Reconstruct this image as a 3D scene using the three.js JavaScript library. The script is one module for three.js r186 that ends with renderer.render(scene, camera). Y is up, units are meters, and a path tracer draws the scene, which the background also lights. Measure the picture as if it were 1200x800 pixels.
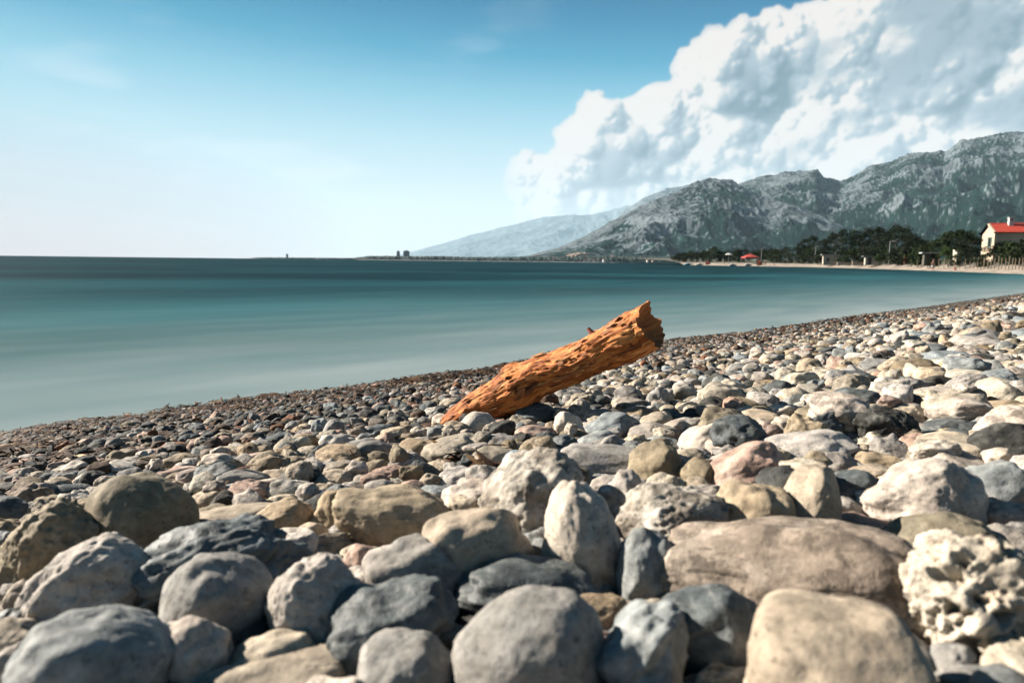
import * as THREE from 'three';
import { mergeVertices, mergeGeometries } from 'three/addons/utils/BufferGeometryUtils.js';
import { MarchingCubes } from 'three/addons/objects/MarchingCubes.js';
import { createNoise3D } from 'simplex-noise';

// ------------------------------------------------------------------ camera, sky, sun, exposure
const scene = new THREE.Scene();
const EYE = 0.9;                                   // metres above the water
const camera = new THREE.PerspectiveCamera(53.13, 1.5, 0.05, 40000);
camera.position.set(0, EYE, 0);
camera.rotation.order = 'YXZ';
camera.rotation.set(-0.117, 0, 0.0115);
camera.focus = 3.0;
camera.userData.fStop = 4.2;
scene.add(camera);
const renderer = new THREE.WebGLRenderer({ antialias: true });
renderer.toneMapping = THREE.LinearToneMapping;
renderer.toneMappingExposure = 4.2;
renderer.shadowMap.enabled = true;
const SUN = new THREE.Vector3(-0.80, 0.47, -0.32).normalize();
const sun = new THREE.DirectionalLight(new THREE.Color(1.0, 0.91, 0.79), 5.0);
sun.position.copy(SUN).multiplyScalar(400);
sun.castShadow = true;
sun.shadow.mapSize.set(4096, 4096);
Object.assign(sun.shadow.camera, { left: -260, right: 260, top: 260, bottom: -260, near: 1, far: 1200 });
scene.add(sun, sun.target);

// ------------------------------------------------------------------ helpers
function rng(seed) { let a = seed >>> 0; return () => { a = (a + 0x6D2B79F5) | 0; let t = Math.imul(a ^ (a >>> 15), 1 | a); t = (t + Math.imul(t ^ (t >>> 7), 61 | t)) ^ t; return ((t ^ (t >>> 14)) >>> 0) / 4294967296; }; }
const clamp = (x, a = 0, b = 1) => Math.min(b, Math.max(a, x)), lerp = (a, b, t) => a + (b - a) * t;
const sstep = (a, b, x) => { const t = clamp((x - a) / (b - a)); return t * t * (3 - 2 * t); };
const lin = (c) => (c <= 0.04045 ? c / 12.92 : Math.pow((c + 0.055) / 1.055, 2.4));
const hexLin = (h) => [16, 8, 0].map((s) => lin(((h >> s) & 255) / 255));
const n3 = createNoise3D(rng(11)), n3b = createNoise3D(rng(23));
const fbm = (x, y, z, o = 4) => { let s = 0, a = 0.5; for (let i = 0; i < o; i++) { s += a * n3(x, y, z); x = x * 2.03 + 7.1; y = y * 2.03 + 3.7; z = z * 2.03 + 1.3; a *= 0.5; } return s; };
const ridged = (x, y, z, o = 4) => { let s = 0, a = 0.5, p = 1; for (let i = 0; i < o; i++) { const r = 1 - Math.abs(n3b(x, y, z)); const v = r * r * p; s += a * v; p = clamp(v * 1.6); x = x * 2.07 + 5.2; y = y * 2.07 + 1.9; z = z * 2.07 + 8.4; a *= 0.5; } return s; };
function pw(table, x) { if (x <= table[0][0]) return table[0][1]; for (let i = 1; i < table.length; i++) if (x <= table[i][0]) { const [a, b] = table[i - 1], [c, d] = table[i]; return b + (d - b) * (x - a) / (c - a); } return table[table.length - 1][1]; }

const used = new Map();
function numbered(n) { const k = used.get(n) ?? 0; used.set(n, k + 1); return k ? n + '_' + String(k).padStart(3, '0') : n; }
function finish(o) { o.traverse((c) => { if (c.isMesh) { c.castShadow = true; c.receiveShadow = true; } }); return o; }
function tag(o, label, category, group, kind) { Object.assign(o.userData, { label, category }); if (group) o.userData.group = group; if (kind) o.userData.kind = kind; return o; }
function thing(name, pos, label, category, group) { const g = new THREE.Group(); g.name = numbered(name); g.position.set(...pos); scene.add(g); return tag(g, label, category, group); }
function part(name, geo, mat, parent) { const m = new THREE.Mesh(geo, mat); m.name = name; m.castShadow = m.receiveShadow = true; parent.add(m); return m; }
function top(name, geo, mat, label, category, group, kind) { const m = new THREE.Mesh(geo, mat); m.name = numbered(name); m.castShadow = m.receiveShadow = true; scene.add(m); return tag(m, label, category, group, kind); }
const std = (r, g, b, rough = 0.9, extra = {}) => { const m = new THREE.MeshStandardMaterial({ roughness: rough, ...extra }); m.color.setRGB(r, g, b).multiplyScalar(0.42); return m; };
// small geometry shorthands
const box = (w, h, d, x = 0, y = 0, z = 0) => new THREE.BoxGeometry(w, h, d).translate(x, y + h / 2, z);
const cyl = (r0, r1, h, n = 8, x = 0, y = 0, z = 0) => new THREE.CylinderGeometry(r1, r0, h, n).translate(x, y + h / 2, z);

// where a sight line of the photograph (in its 1200 x 800 frame) meets the ground: used to read off positions
camera.updateMatrixWorld(true);
const FOCAL = 400 / Math.tan(THREE.MathUtils.degToRad(53.13 / 2));
function ray(px, py) { return new THREE.Vector3((px - 600) / FOCAL, (400 - py) / FOCAL, -1).transformDirection(camera.matrixWorld); }
const HORIZON = (px) => 306 + (px - 600) * 0.0115;
function spot(px, dist) { const x = Math.tan(Math.atan((px - 600) / FOCAL)) * dist; return [x, -dist]; }   // a place on the map: side offset and depth
function project(v) { const q = v.clone().applyMatrix4(camera.matrixWorldInverse); return [600 + FOCAL * q.x / -q.z, 400 - FOCAL * q.y / -q.z, -q.z]; }

// ------------------------------------------------------------------ sky with a towering cumulus, as one equirectangular picture of the air
function buildSky() {
  const W = 4096, H = 2048, data = new Float32Array(W * H * 4), DEG = 180 / Math.PI, EXPO = 1 / 4.2;
  const stops = [[0, 0xdedada], [2, 0xdbdcdf], [5, 0xcfdce3], [8.5, 0xb2d6e3], [11.5, 0x86c3da], [14.5, 0x3f9fc4], [17.5, 0x007dab], [21, 0x006090], [27, 0x005584], [40, 0x005c8a], [90, 0x004870]].map(([e, c]) => [e, hexLin(c)]);
  const air = (e) => { let i = 1; while (i < stops.length - 1 && e > stops[i][0]) i++; const [a, ca] = stops[i - 1], [b, cb] = stops[i], t = clamp((e - a) / (b - a)); return ca.map((v, k) => lerp(v, cb[k], t)); };
  // --- the cloud as a heap of puffs: u = azimuth in degrees from north (-z), v = height in degrees, w towards us
  const R = rng(77), PX = 11.3778, U0 = -14, U1 = 92, V0 = 0, V1 = 32, cw = Math.round((U1 - U0) * PX), ch = Math.round((V1 - V0) * PX);
  const depth = new Float32Array(cw * ch).fill(-1e3), nx = new Float32Array(cw * ch), ny = new Float32Array(cw * ch), nz = new Float32Array(cw * ch);
  const crest = [[0.2, 5.6], [1.4, 7.2], [3, 9.0], [5.4, 9.8], [7.8, 10.9], [10, 12.2], [12, 13.2], [14, 15.4], [16.5, 17.2], [19, 17.8], [22, 18.2], [25, 19.4], [29, 20.2], [34, 22], [40, 24.5], [47, 26], [55, 24.5], [62, 20], [70, 14], [80, 8], [90, 3]];
  const put = (u, v, w, r, tilt) => {
    const x0 = Math.max(0, Math.floor((u - r - U0) * PX)), x1 = Math.min(cw - 1, Math.ceil((u + r - U0) * PX)), y0 = Math.max(0, Math.floor((v - r - V0) * PX)), y1 = Math.min(ch - 1, Math.ceil((v + r - V0) * PX));
    for (let y = y0; y <= y1; y++) for (let x = x0; x <= x1; x++) {
      const dx = (U0 + (x + 0.5) / PX - u) / r, dy = (V0 + (y + 0.5) / PX - v) / r, q = dx * dx + dy * dy;
      if (q >= 1) continue;
      const dz = Math.sqrt(1 - q), d = w + dz * r, i = y * cw + x;
      if (d > depth[i]) { depth[i] = d; nx[i] = dx * 0.62 + tilt[0] * 0.38; ny[i] = dy * 0.62 + tilt[1] * 0.38; nz[i] = dz * 0.62 + tilt[2] * 0.38; }
    }
  };
  const dir = () => { const a = R() * 6.283, z = R() * 1.25 - 0.25, s = Math.sqrt(Math.max(0, 1 - z * z)); return [Math.cos(a) * s, Math.sin(a) * s, z]; };
  const mix3 = (a, b, t) => a.map((v, k) => v * (1 - t) + b[k] * t);
  const puff = (u, v, w, r, level, tilt) => {
    put(u, v, w, r, tilt);
    if (level >= 3 || r < 0.16) return;
    const n = level === 0 ? 16 : level === 1 ? 11 : 8;
    for (let k = 0; k < n; k++) { const d = dir(), q = r * (0.26 + 0.24 * R()), o = r * (0.82 + 0.12 * R()); if (d[1] < -0.72) continue; puff(u + d[0] * o, v + d[1] * o, w + d[2] * o, q, level + 1, mix3(tilt, d, 0.5)); }
  };
  for (let u = 0.6; u < 88; u += 0.62 + R() * 0.75) {
    const c = pw(crest, u), r = clamp(c * (0.06 + 0.11 * R()), 0.6, 3.2);
    puff(u + R() * 0.6, c - r * (1 + 0.25 * R()), -0.5 * u * 0.12 - R() * 1.2, r, 0, [0, 0.2, 0.6]);                 // the outline
    for (let v = c - r * 2.2, k = 0; v > 4.2; v -= 1.7 + R() * 1.6, k++) { const q = clamp(0.7 + R() * R() * 3.2 + c * 0.02, 0.8, 3.2); puff(u + (R() - 0.3) * 2, v, 0.25 * (c - v) - 0.06 * u + R() * 4.6 - 1.8, q, 0, [0, 0.2, 0.6]); }
  }
  // light in the cloud: own turn to the sun, the shade of taller heads, depth below the crest
  const L = new THREE.Vector3(-0.74, 0.60, 0.30).normalize(), lit = new Float32Array(cw * ch), cover = new Float32Array(cw * ch);
  for (let y = 0; y < ch; y++) for (let x = 0; x < cw; x++) {
    const i = y * cw + x; if (depth[i] < -900) continue;
    cover[i] = 1;
    let shade = 0, n = 0;
    for (let k = 2; k < 60; k = Math.ceil(k * 1.35)) { const sx = Math.round(x + L.x * k), sy = Math.round(y + L.y * k); if (sx < 0 || sy >= ch || sx >= cw) break; n++; const over = depth[sy * cw + sx] - (depth[i] + L.z * k / PX); if (depth[sy * cw + sx] > -900) shade += clamp(over / (0.25 + k / PX * 0.5)); }
    const l = Math.hypot(nx[i], ny[i], nz[i]) || 1, lam = (nx[i] * L.x + ny[i] * L.y + nz[i] * L.z) / l;
    lit[i] = clamp(0.26 + 0.72 * lam) * (1 - 0.95 * shade / Math.max(n, 5)) + 0.04;
  }
  const blur = (src, rad, sx, sy) => { const out = new Float32Array(src.length); for (let y = 0; y < ch; y++) for (let x = 0; x < cw; x++) { let s = 0, n = 0; for (let k = -rad; k <= rad; k++) { const X = x + k * sx, Y = y + k * sy; if (X < 0 || Y < 0 || X >= cw || Y >= ch) continue; s += src[Y * cw + X]; n++; } out[y * cw + x] = s / n; } return out; };
  const b2 = (a, r) => blur(blur(a, r, 1, 0), r, 0, 1);
  const weighted = lit.map((v, i) => v * cover[i]);
  const c1 = b2(b2(cover, 1), 1), l1 = b2(weighted, 1), c5 = b2(b2(cover, 4), 4), l5 = b2(b2(weighted, 5), 5), cc5 = b2(b2(cover, 5), 5), l20 = b2(b2(weighted, 18), 18), cc20 = b2(b2(cover, 18), 18), cb1 = b2(cover, 1);
  const white = hexLin(0xf2ece6), mid = hexLin(0xa6bac4), dark = hexLin(0x567a8c);
  for (let y = 0; y < H; y++) {
    const e = ((y + 0.5) / H - 0.5) * 180;
    for (let x = 0; x < W; x++) {
      const i = (y * W + x) * 4, phi = ((x + 0.5) / W - 0.5) * 2 * Math.PI;      // direction (cos phi, sin phi) = (x, z)
      const dx = Math.cos(phi), dz = Math.sin(phi), toSun = (dx * SUN.x + dz * SUN.z) / Math.hypot(SUN.x, SUN.z);
      const w = 0.5 + 0.5 * toSun;
      let c = air(Math.max(0, e) * (1.13 - 0.32 * w));
      const az = Math.atan2(dx, -dz) * DEG;
      if (e > 0) {
        const u = (az - U0) * PX - 0.5, v = (e - V0) * PX - 0.5;
        const X = Math.floor(u), Y = Math.floor(v);
        // thin veils of vapour
        const veil = sstep(0.12, 0.55, fbm(az * 0.035, e * 0.16, 4.2, 4)) * 0.25 * sstep(1, 6, e) * sstep(26, 9, e);
        c = c.map((k, j) => lerp(k, hexLin(0xeff4f6)[j], veil));
        if (X > 0 && Y >= 0 && X < cw - 1 && Y < ch - 1) {
          const fx = u - X, fy = v - Y, s = (a) => lerp(lerp(a[Y * cw + X], a[Y * cw + X + 1], fx), lerp(a[(Y + 1) * cw + X], a[(Y + 1) * cw + X + 1], fx), fy);
          const soft = clamp(0.5 + 0.9 * fbm(az * 0.22, e * 0.3, 9.1, 3));
          let alpha = lerp(sstep(0.12, 0.88, s(c1)), sstep(0.35, 0.95, s(c5)), soft * 0.55);
          if (alpha > 0.002) {
            const a1 = s(l1) / Math.max(s(cb1), 0.05), a5 = s(l5) / Math.max(s(cc5), 0.05), a20 = s(l20) / Math.max(s(cc20), 0.05);
            // the broad grey body of the cloud away from the sun, in ragged banks
            const bank = sstep(-0.22, 0.42, fbm(az * 0.075 + 1.7, e * 0.17 - az * 0.035, 3.3, 5) + 0.016 * (az - 22) - 0.035 * Math.abs(e - 12.5) + 0.02);
            const body = sstep(14, 30, az) * 0.9 + 0.1;
            let g = 0.54 * a1 + 0.30 * a5 + 0.16 * a20;
            g = (g - 0.42) * 1.9 + 0.56;
            g = clamp(g) * (1 - 0.66 * bank * body) + 0.04 * bank;
            const col = g < 0.5 ? dark.map((k, j) => lerp(k, mid[j], g / 0.5)) : mid.map((k, j) => lerp(k, white[j], sstep(0, 1, (g - 0.5) / 0.42)));
            const hazeIn = clamp(Math.exp(-Math.max(0, e - 2.5) / 3.2) * 0.85 + 0.05);
            const hz = hexLin(0xe2dede);
            c = c.map((k, j) => lerp(k, lerp(col[j], hz[j], hazeIn), alpha * sstep(-4.5, 2.5, az + (e - 6) * 0.3)));
          }
        }
      }
      for (let k = 0; k < 3; k++) data[i + k] = c[k] * EXPO;
      data[i + 3] = 1;
    }
  }
  const t = new THREE.DataTexture(data, W, H, THREE.RGBAFormat, THREE.FloatType);
  t.mapping = THREE.EquirectangularReflectionMapping; t.magFilter = THREE.LinearFilter; t.minFilter = THREE.LinearFilter; t.needsUpdate = true;
  return t;
}
scene.background = buildSky();
scene.environment = scene.background;
console.log('sky');

// ------------------------------------------------------------------ textures
function periodic(seed, n) { const r = rng(seed), g = new Float32Array(n * n); for (let i = 0; i < g.length; i++) g[i] = r(); return (x, y) => { x = ((x % n) + n) % n; y = ((y % n) + n) % n; const i = Math.floor(x), j = Math.floor(y), fx = x - i, fy = y - j, s = fx * fx * (3 - 2 * fx), t = fy * fy * (3 - 2 * fy), i1 = (i + 1) % n, j1 = (j + 1) % n; return lerp(lerp(g[j * n + i], g[j * n + i1], s), lerp(g[j1 * n + i], g[j1 * n + i1], s), t); }; }
function texture(size, fn, srgb = false) {
  const d = new Uint8Array(size * size * 4);
  for (let y = 0; y < size; y++) for (let x = 0; x < size; x++) { const v = fn(x / size, y / size), i = (y * size + x) * 4; for (let k = 0; k < 3; k++) d[i + k] = clamp(Math.round((Array.isArray(v) ? v[k] : v) * 255), 0, 255); d[i + 3] = 255; }
  const t = new THREE.DataTexture(d, size, size); t.wrapS = t.wrapT = THREE.RepeatWrapping; t.magFilter = THREE.LinearFilter; t.minFilter = THREE.LinearMipmapLinearFilter; t.generateMipmaps = true; if (srgb) t.colorSpace = THREE.SRGBColorSpace; t.needsUpdate = true; return t;
}
function tileFbm(seed, base, oct, gain = 0.55) { const ns = []; for (let o = 0; o < oct; o++) ns.push(periodic(seed + o, base * 2 ** o)); return (u, v) => { let s = 0, a = 1, t = 0; for (let o = 0; o < oct; o++) { s += a * ns[o](u * base * 2 ** o, v * base * 2 ** o); t += a; a *= gain; } return s / t; }; }
const fA = tileFbm(101, 4, 7, 0.62), fB = tileFbm(131, 8, 6, 0.6), fC = tileFbm(161, 32, 4, 0.8), fD = tileFbm(191, 6, 5, 0.5);
const grainMap = texture(1024, (u, v) => { const a = fA(u, v), c = fC(u, v), p = sstep(0.66, 0.74, fC(v + 0.31, u)), q = sstep(0.70, 0.78, fC(u + 0.5, v + 0.2)); let k = 0.80 + (a - 0.5) * 1.05 + (c - 0.5) * 0.42; k = k * (1 - 0.42 * p) + 0.22 * q; return [k * 1.0, k * 0.985, k * 0.96]; });
const mottleMap = texture(1024, (u, v) => { const a = fA(u + 0.3, v), b = fB(u, v), c = fC(u, v); const m = sstep(0.46, 0.62, b); let k = lerp(0.92, 0.50, m) + (a - 0.5) * 0.5 + (c - 0.5) * 0.28; const w = Math.abs(fD(u, v) - 0.5); k += 0.4 * (1 - sstep(0.004, 0.014, w)); return [k, k * 0.975, k * 0.94]; });
const stoneBump = texture(1024, (u, v) => { const c = fC(u, v), a = fA(u, v), p = sstep(0.64, 0.78, fB(v, u)); return clamp(0.35 + (a - 0.5) * 0.9 + (c - 0.5) * 0.35 - p * 0.3); });
const pitBump = texture(1024, (u, v) => { const a = fA(u, v), b = fB(u, v), p = sstep(0.56, 0.70, b), q = sstep(0.58, 0.7, fC(v, u)); return clamp(0.75 + (a - 0.5) * 0.7 - 0.5 * p - 0.2 * q); });
console.log('textures');

// ------------------------------------------------------------------ the beach: a straight waterline running off at 45 degrees, rising inland
const SHORE = 5.96;                                   // depth at which the waterline crosses straight ahead
const inland = (x, z) => (x + z + SHORE) / Math.SQRT2;
const along = (x, z) => (x - z) / Math.SQRT2;
function ground(x, z) {
  const s = inland(x, z), t = along(x, z);
  const w = s + 0.10 * n3(t * 0.55, 3.1, 0) + 0.05 * n3(t * 1.7, 9.1, 0) - 0.0;
  let y = pw([[-40, -5], [-6, -0.75], [-1, -0.17], [0, 0.0], [0.5, 0.085], [1.6, 0.20], [2.6, 0.315], [4.2, 0.50], [6, 0.72], [9, 1.0], [16, 1.5], [60, 2.2]], w);
  return y + 0.012 * n3(x * 1.3, 0, z * 1.3) * sstep(-0.2, 1.5, s);
}
function meet(px, py, lift = 0) { const d = ray(px, py); let k = 1; for (let i = 0; i < 60; i++) { const y = EYE + d.y * k, g = ground(d.x * k, d.z * k) + lift; k += (y - g) / (0.9 * Math.max(0.06, -d.y)) * 0.55; k = clamp(k, 0.2, 60); } return new THREE.Vector3(d.x * k, EYE + d.y * k, d.z * k); }

{ // ground sheet under the stones
  const S = [], T = [];
  for (let s = -40; s < 60;) { S.push(s); s += s < -3 ? 3 : s < 6 ? 0.09 : 2; }
  for (let t = -24; t < 90;) { T.push(t); t += t < -3 ? 0.8 : t < 10 ? 0.09 : t < 24 ? 0.35 : 2; }
  const pos = [], uv = [], idx = [], col = [];
  for (const t of T) for (const s of S) { const x = (s * Math.SQRT2 - SHORE + t * Math.SQRT2) / 2, z = (s * Math.SQRT2 - SHORE - t * Math.SQRT2) / 2; pos.push(x, ground(x, z) - 0.012 + 0.006 * n3(x * 9, 1, z * 9), z); uv.push(x / 0.35, z / 0.35); const k = 0.75 + 0.35 * n3(x * 3, 4, z * 3); col.push(0.105 * k, 0.088 * k, 0.07 * k); }
  for (let i = 0; i < T.length - 1; i++) for (let j = 0; j < S.length - 1; j++) { const a = i * S.length + j; idx.push(a, a + 1, a + S.length, a + 1, a + S.length + 1, a + S.length); }
  const g = new THREE.BufferGeometry(); g.setAttribute('position', new THREE.Float32BufferAttribute(pos, 3)); g.setAttribute('uv', new THREE.Float32BufferAttribute(uv, 2)); g.setAttribute('color', new THREE.Float32BufferAttribute(col, 3)); g.setIndex(idx); g.computeVertexNormals();
  const m = new THREE.MeshPhysicalMaterial({ specularIntensity: 0.2, vertexColors: true, roughness: 0.95, map: mottleMap, bumpMap: stoneBump, bumpScale: 0.01 });
  top('beach_ground', g, m, 'dark gravelly beach ground beneath the stones', 'ground', null, 'structure');
}

// ------------------------------------------------------------------ stones
const icoCache = new Map();
function ico(detail) { if (!icoCache.has(detail)) { const g = new THREE.IcosahedronGeometry(1, detail); g.deleteAttribute('uv'); g.deleteAttribute('normal'); icoCache.set(detail, mergeVertices(g, 1e-5)); } return icoCache.get(detail); }
// a water-worn stone of half-sizes a, b, c: a rounded block with worn flats, dents and (for some) pits
function stoneGeometry(seed, detail, half, o = {}) {
  const r = rng(seed * 977 + 13), src = ico(detail), P = src.attributes.position, n = P.count, pos = new Float32Array(n * 3), { pow = 2.2, flats = 4, rough = 0.05, pits = 0, dent = 0.09, crack = 0, soft = 0.06, pitScale = 1 } = o;
  const planes = []; for (let k = 0; k < flats; k++) { const a = r() * 6.283, y = r() * 2 - 1, s = Math.sqrt(1 - y * y); planes.push([Math.cos(a) * s, y, Math.sin(a) * s, 0.74 + 0.24 * r()]); }
  const ox = r() * 60, oy = r() * 60, oz = r() * 60, taper = (r() - 0.5) * 0.4, bend = (r() - 0.5) * 0.3;
  const m = Math.max(...half);
  for (let i = 0; i < n; i++) {
    let x = P.getX(i), y = P.getY(i), z = P.getZ(i);
    let q = Math.pow(Math.abs(x) ** pow + Math.abs(y) ** pow + Math.abs(z) ** pow, -1 / pow);
    q *= 1 + dent * 1.5 * n3(x * 0.9 + ox, y * 0.9 + oy, z * 0.9 + oz) + dent * 0.55 * n3(x * 2.1 + oy, y * 2.1 + oz, z * 2.1 + ox);
    x *= q; y *= q; z *= q;
    for (const [a, b, c, d] of planes) { const h = x * a + y * b + z * c - d; const cut = 0.72 * soft * Math.log1p(Math.exp(h / soft)); x -= a * cut; y -= b * cut; z -= c * cut; }
    let f = rough * (0.5 * n3(x * 4 + oz, y * 4, z * 4 + ox) + 0.28 * n3(x * 9 + ox, y * 9, z * 9) + 0.16 * n3b(x * 21, y * 21 + oy, z * 21));
    if (pits) { const w = 4.2 * pitScale, p = n3b(x * w + ox, y * w, z * w + oy); f -= pits * sstep(0.45, 0.8, p) + pits * 0.5 * sstep(0.55, 0.85, n3b(x * 9 + oy, y * 9, z * 9)); }
    if (crack) { const p = Math.abs(n3b(x * 0.8 + oz, y * 1.6, z * 0.8)); f -= crack * (1 - sstep(0.0, 0.05, p)); }
    const t = 1 + taper * x;
    x += x * f; y += y * f; z += z * f; y += bend * x * x * 0.5; y *= t; z *= t;
    pos[i * 3] = x * half[0]; pos[i * 3 + 1] = y * half[1]; pos[i * 3 + 2] = z * half[2];
  }
  const g = new THREE.BufferGeometry(); g.setAttribute('position', new THREE.BufferAttribute(pos, 3)); g.setIndex(src.index.clone()); g.computeVertexNormals(); g.computeBoundingBox();
  // bring the outline to the asked size
  const bb = g.boundingBox, size = bb.getSize(new THREE.Vector3()), mid = bb.getCenter(new THREE.Vector3());
  const sc = [half[0] * 2 / size.x, half[1] * 2 / size.y, half[2] * 2 / size.z];
  g.translate(-mid.x, -mid.y, -mid.z); g.scale(...sc);
  return g;
}
// colours that belong to the stone: broad blotches, bands, veins and specks
function stoneColours(g, seed, cls, unit) {
  const P = g.attributes.position, n = P.count, col = new Float32Array(n * 3), r = rng(seed * 31 + 7), o = [r() * 40, r() * 40, r() * 40], k = 1 / unit, va = r() * 3, [base, second, amount, vein, speck, band] = cls;
  const jit = 0.9 + 0.2 * r(), warm = (r() - 0.5) * 0.08;
  for (let i = 0; i < n; i++) {
    const x = P.getX(i) * k + o[0], y = P.getY(i) * k + o[1], z = P.getZ(i) * k + o[2];
    const f = fbm(x * 0.9, y * 0.9, z * 0.9, 4), h = fbm(x * 3.1 + 5, y * 3.1, z * 3.1, 3);
    let m = amount * sstep(-0.12, 0.42, f + 0.35 * h); const tone = jit * (1 + 0.36 * h + 0.18 * f);
    if (band) m = lerp(m, sstep(-0.3, 0.5, Math.sin((y * 2.2 + x * va * 0.4 + 1.2 * f) * 4)), band);
    let c = [0, 1, 2].map((j) => lerp(base[j], second[j], m) * tone * (1 + warm * (1 - j)));
    if (speck) { const sp = sstep(0.38, 0.6, n3b(x * 6, y * 6, z * 6)); const bright = c[1] > 0.16; c = c.map((v, j) => lerp(v, bright ? v * 0.4 : v * 1.7, speck * sp)); }
    if (vein) { const w = Math.abs(n3b(x * 0.55, y * 0.55 + 4, z * 0.55) + 0.06 * h), w2 = Math.abs(n3b(x * 0.5 + 9, y * 0.5, z * 0.5)); const v = Math.max(1 - sstep(0.012, 0.045, w), 0.6 * (1 - sstep(0.006, 0.022, w2))); c = c.map((q, j) => lerp(q, [0.42, 0.41, 0.385][j], vein * v)); }
    col.set(c, i * 3);
  }
  g.setAttribute('color', new THREE.BufferAttribute(col, 3)); return g;
}
// texture coordinates in metres on the three main planes of the stone; only vertices on the borders are doubled
function planarUv(g, scale) {
  const P = g.attributes.position, N = g.attributes.normal, C = g.attributes.color, I = g.index.array, map = new Map(), p = [], nn = [], c = [], uv = [], idx = [];
  for (let f = 0; f < I.length; f += 3) {
    let ax = 0, ay = 0, az = 0; for (let k = 0; k < 3; k++) { ax += N.getX(I[f + k]); ay += N.getY(I[f + k]); az += N.getZ(I[f + k]); }
    ax = Math.abs(ax); ay = Math.abs(ay); az = Math.abs(az);
    const axis = ax > ay && ax > az ? 0 : ay > az ? 1 : 2;
    for (let k = 0; k < 3; k++) {
      const v = I[f + k], key = v * 3 + axis; let at = map.get(key);
      if (at === undefined) { at = p.length / 3; map.set(key, at); const x = P.getX(v), y = P.getY(v), z = P.getZ(v); p.push(x, y, z); nn.push(N.getX(v), N.getY(v), N.getZ(v)); if (C) c.push(C.getX(v), C.getY(v), C.getZ(v)); if (axis === 0) uv.push(z / scale + 0.31, y / scale); else if (axis === 1) uv.push(x / scale, z / scale + 0.57); else uv.push(x / scale + 0.13, y / scale + 0.77); }
      idx.push(at);
    }
  }
  const o = new THREE.BufferGeometry(); o.setAttribute('position', new THREE.Float32BufferAttribute(p, 3)); o.setAttribute('normal', new THREE.Float32BufferAttribute(nn, 3)); o.setAttribute('uv', new THREE.Float32BufferAttribute(uv, 2)); if (C) o.setAttribute('color', new THREE.Float32BufferAttribute(c, 3)); o.setIndex(idx); return o;
}
const stoneMat = new THREE.MeshPhysicalMaterial({ specularIntensity: 0.35, vertexColors: true, roughness: 0.82, map: grainMap, bumpMap: stoneBump, bumpScale: 0.0022 });
const mottleMat = new THREE.MeshPhysicalMaterial({ specularIntensity: 0.35, vertexColors: true, roughness: 0.85, map: mottleMap, bumpMap: stoneBump, bumpScale: 0.003 });
const roughMat = new THREE.MeshPhysicalMaterial({ specularIntensity: 0.3, vertexColors: true, roughness: 0.92, map: grainMap, bumpMap: pitBump, bumpScale: 0.005 });
const darkMat = new THREE.MeshPhysicalMaterial({ specularIntensity: 0.45, vertexColors: true, roughness: 0.62, map: grainMap, bumpMap: stoneBump, bumpScale: 0.003 });
// stone kinds: [main colour, second colour, how much of it, veins, specks, bands], material, surface
const KIND = {
  olive: [[[0.1768, 0.1479, 0.1039], [0.1299, 0.1118, 0.0830], 0.7, 0, 0.25, 0], stoneMat, { rough: 0.018 }, 'olive brown'],
  tan: [[[0.2598, 0.2079, 0.1429], [0.2079, 0.1558, 0.1039], 0.7, 0, 0.1, 0], stoneMat, { rough: 0.014 }, 'tan'],
  beige: [[[0.2807, 0.2417, 0.1919], [0.2237, 0.1869, 0.1479], 0.6, 0, 0.2, 0], stoneMat, { rough: 0.016 }, 'beige'],
  cream: [[[0.3536, 0.3117, 0.2497], [0.3117, 0.2388, 0.1718], 0.5, 0, 0.1, 0], stoneMat, { rough: 0.014 }, 'cream'],
  pale: [[[0.3238, 0.2922, 0.2631], [0.2497, 0.2287, 0.2079], 0.7, 0.2, 0.3, 0], stoneMat, { rough: 0.021 }, 'pale grey'],
  grey: [[[0.2156, 0.2042, 0.1901], [0.1558, 0.1558, 0.1508], 0.7, 0.15, 0.3, 0], stoneMat, { rough: 0.018 }, 'grey'],
  blue: [[[0.1558, 0.1739, 0.1818], [0.2237, 0.2388, 0.2417], 0.7, 0.3, 0.2, 0.3], stoneMat, { rough: 0.018 }, 'blue grey'],
  slate: [[[0.0599, 0.0700, 0.0736], [0.1039, 0.1118, 0.1118], 0.6, 0.15, 0.25, 0], darkMat, { rough: 0.025 }, 'dark slate'],
  black: [[[0.0289, 0.0289, 0.0260], [0.0880, 0.0859, 0.0780], 0.7, 0.1, 0.3, 0], mottleMat, { rough: 0.033 }, 'black speckled'],
  taupe: [[[0.1869, 0.1479, 0.1169], [0.2439, 0.2028, 0.1660], 0.8, 0, 0.45, 0], mottleMat, { rough: 0.021 }, 'brown'],
  pink: [[[0.2908, 0.2079, 0.1739], [0.3218, 0.2699, 0.2338], 0.6, 0.2, 0.2, 0], stoneMat, { rough: 0.018 }, 'pinkish'],
  white: [[[0.3995, 0.3564, 0.3098], [0.3428, 0.2959, 0.2388], 0.6, 0.1, 0.2, 0], stoneMat, { rough: 0.021 }, 'white'],
  mottled: [[[0.3218, 0.2988, 0.2648], [0.1140, 0.0960, 0.0780], 0.85, 0.3, 0.5, 0], mottleMat, { rough: 0.033 }, 'mottled white and brown'],
  porous: [[[0.3846, 0.3586, 0.3117], [0.3637, 0.2598, 0.1718], 0.45, 0, 0.35, 0], roughMat, { rough: 0.11, pits: 0.26, pitScale: 0.5 }, 'porous white'],
};
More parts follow.
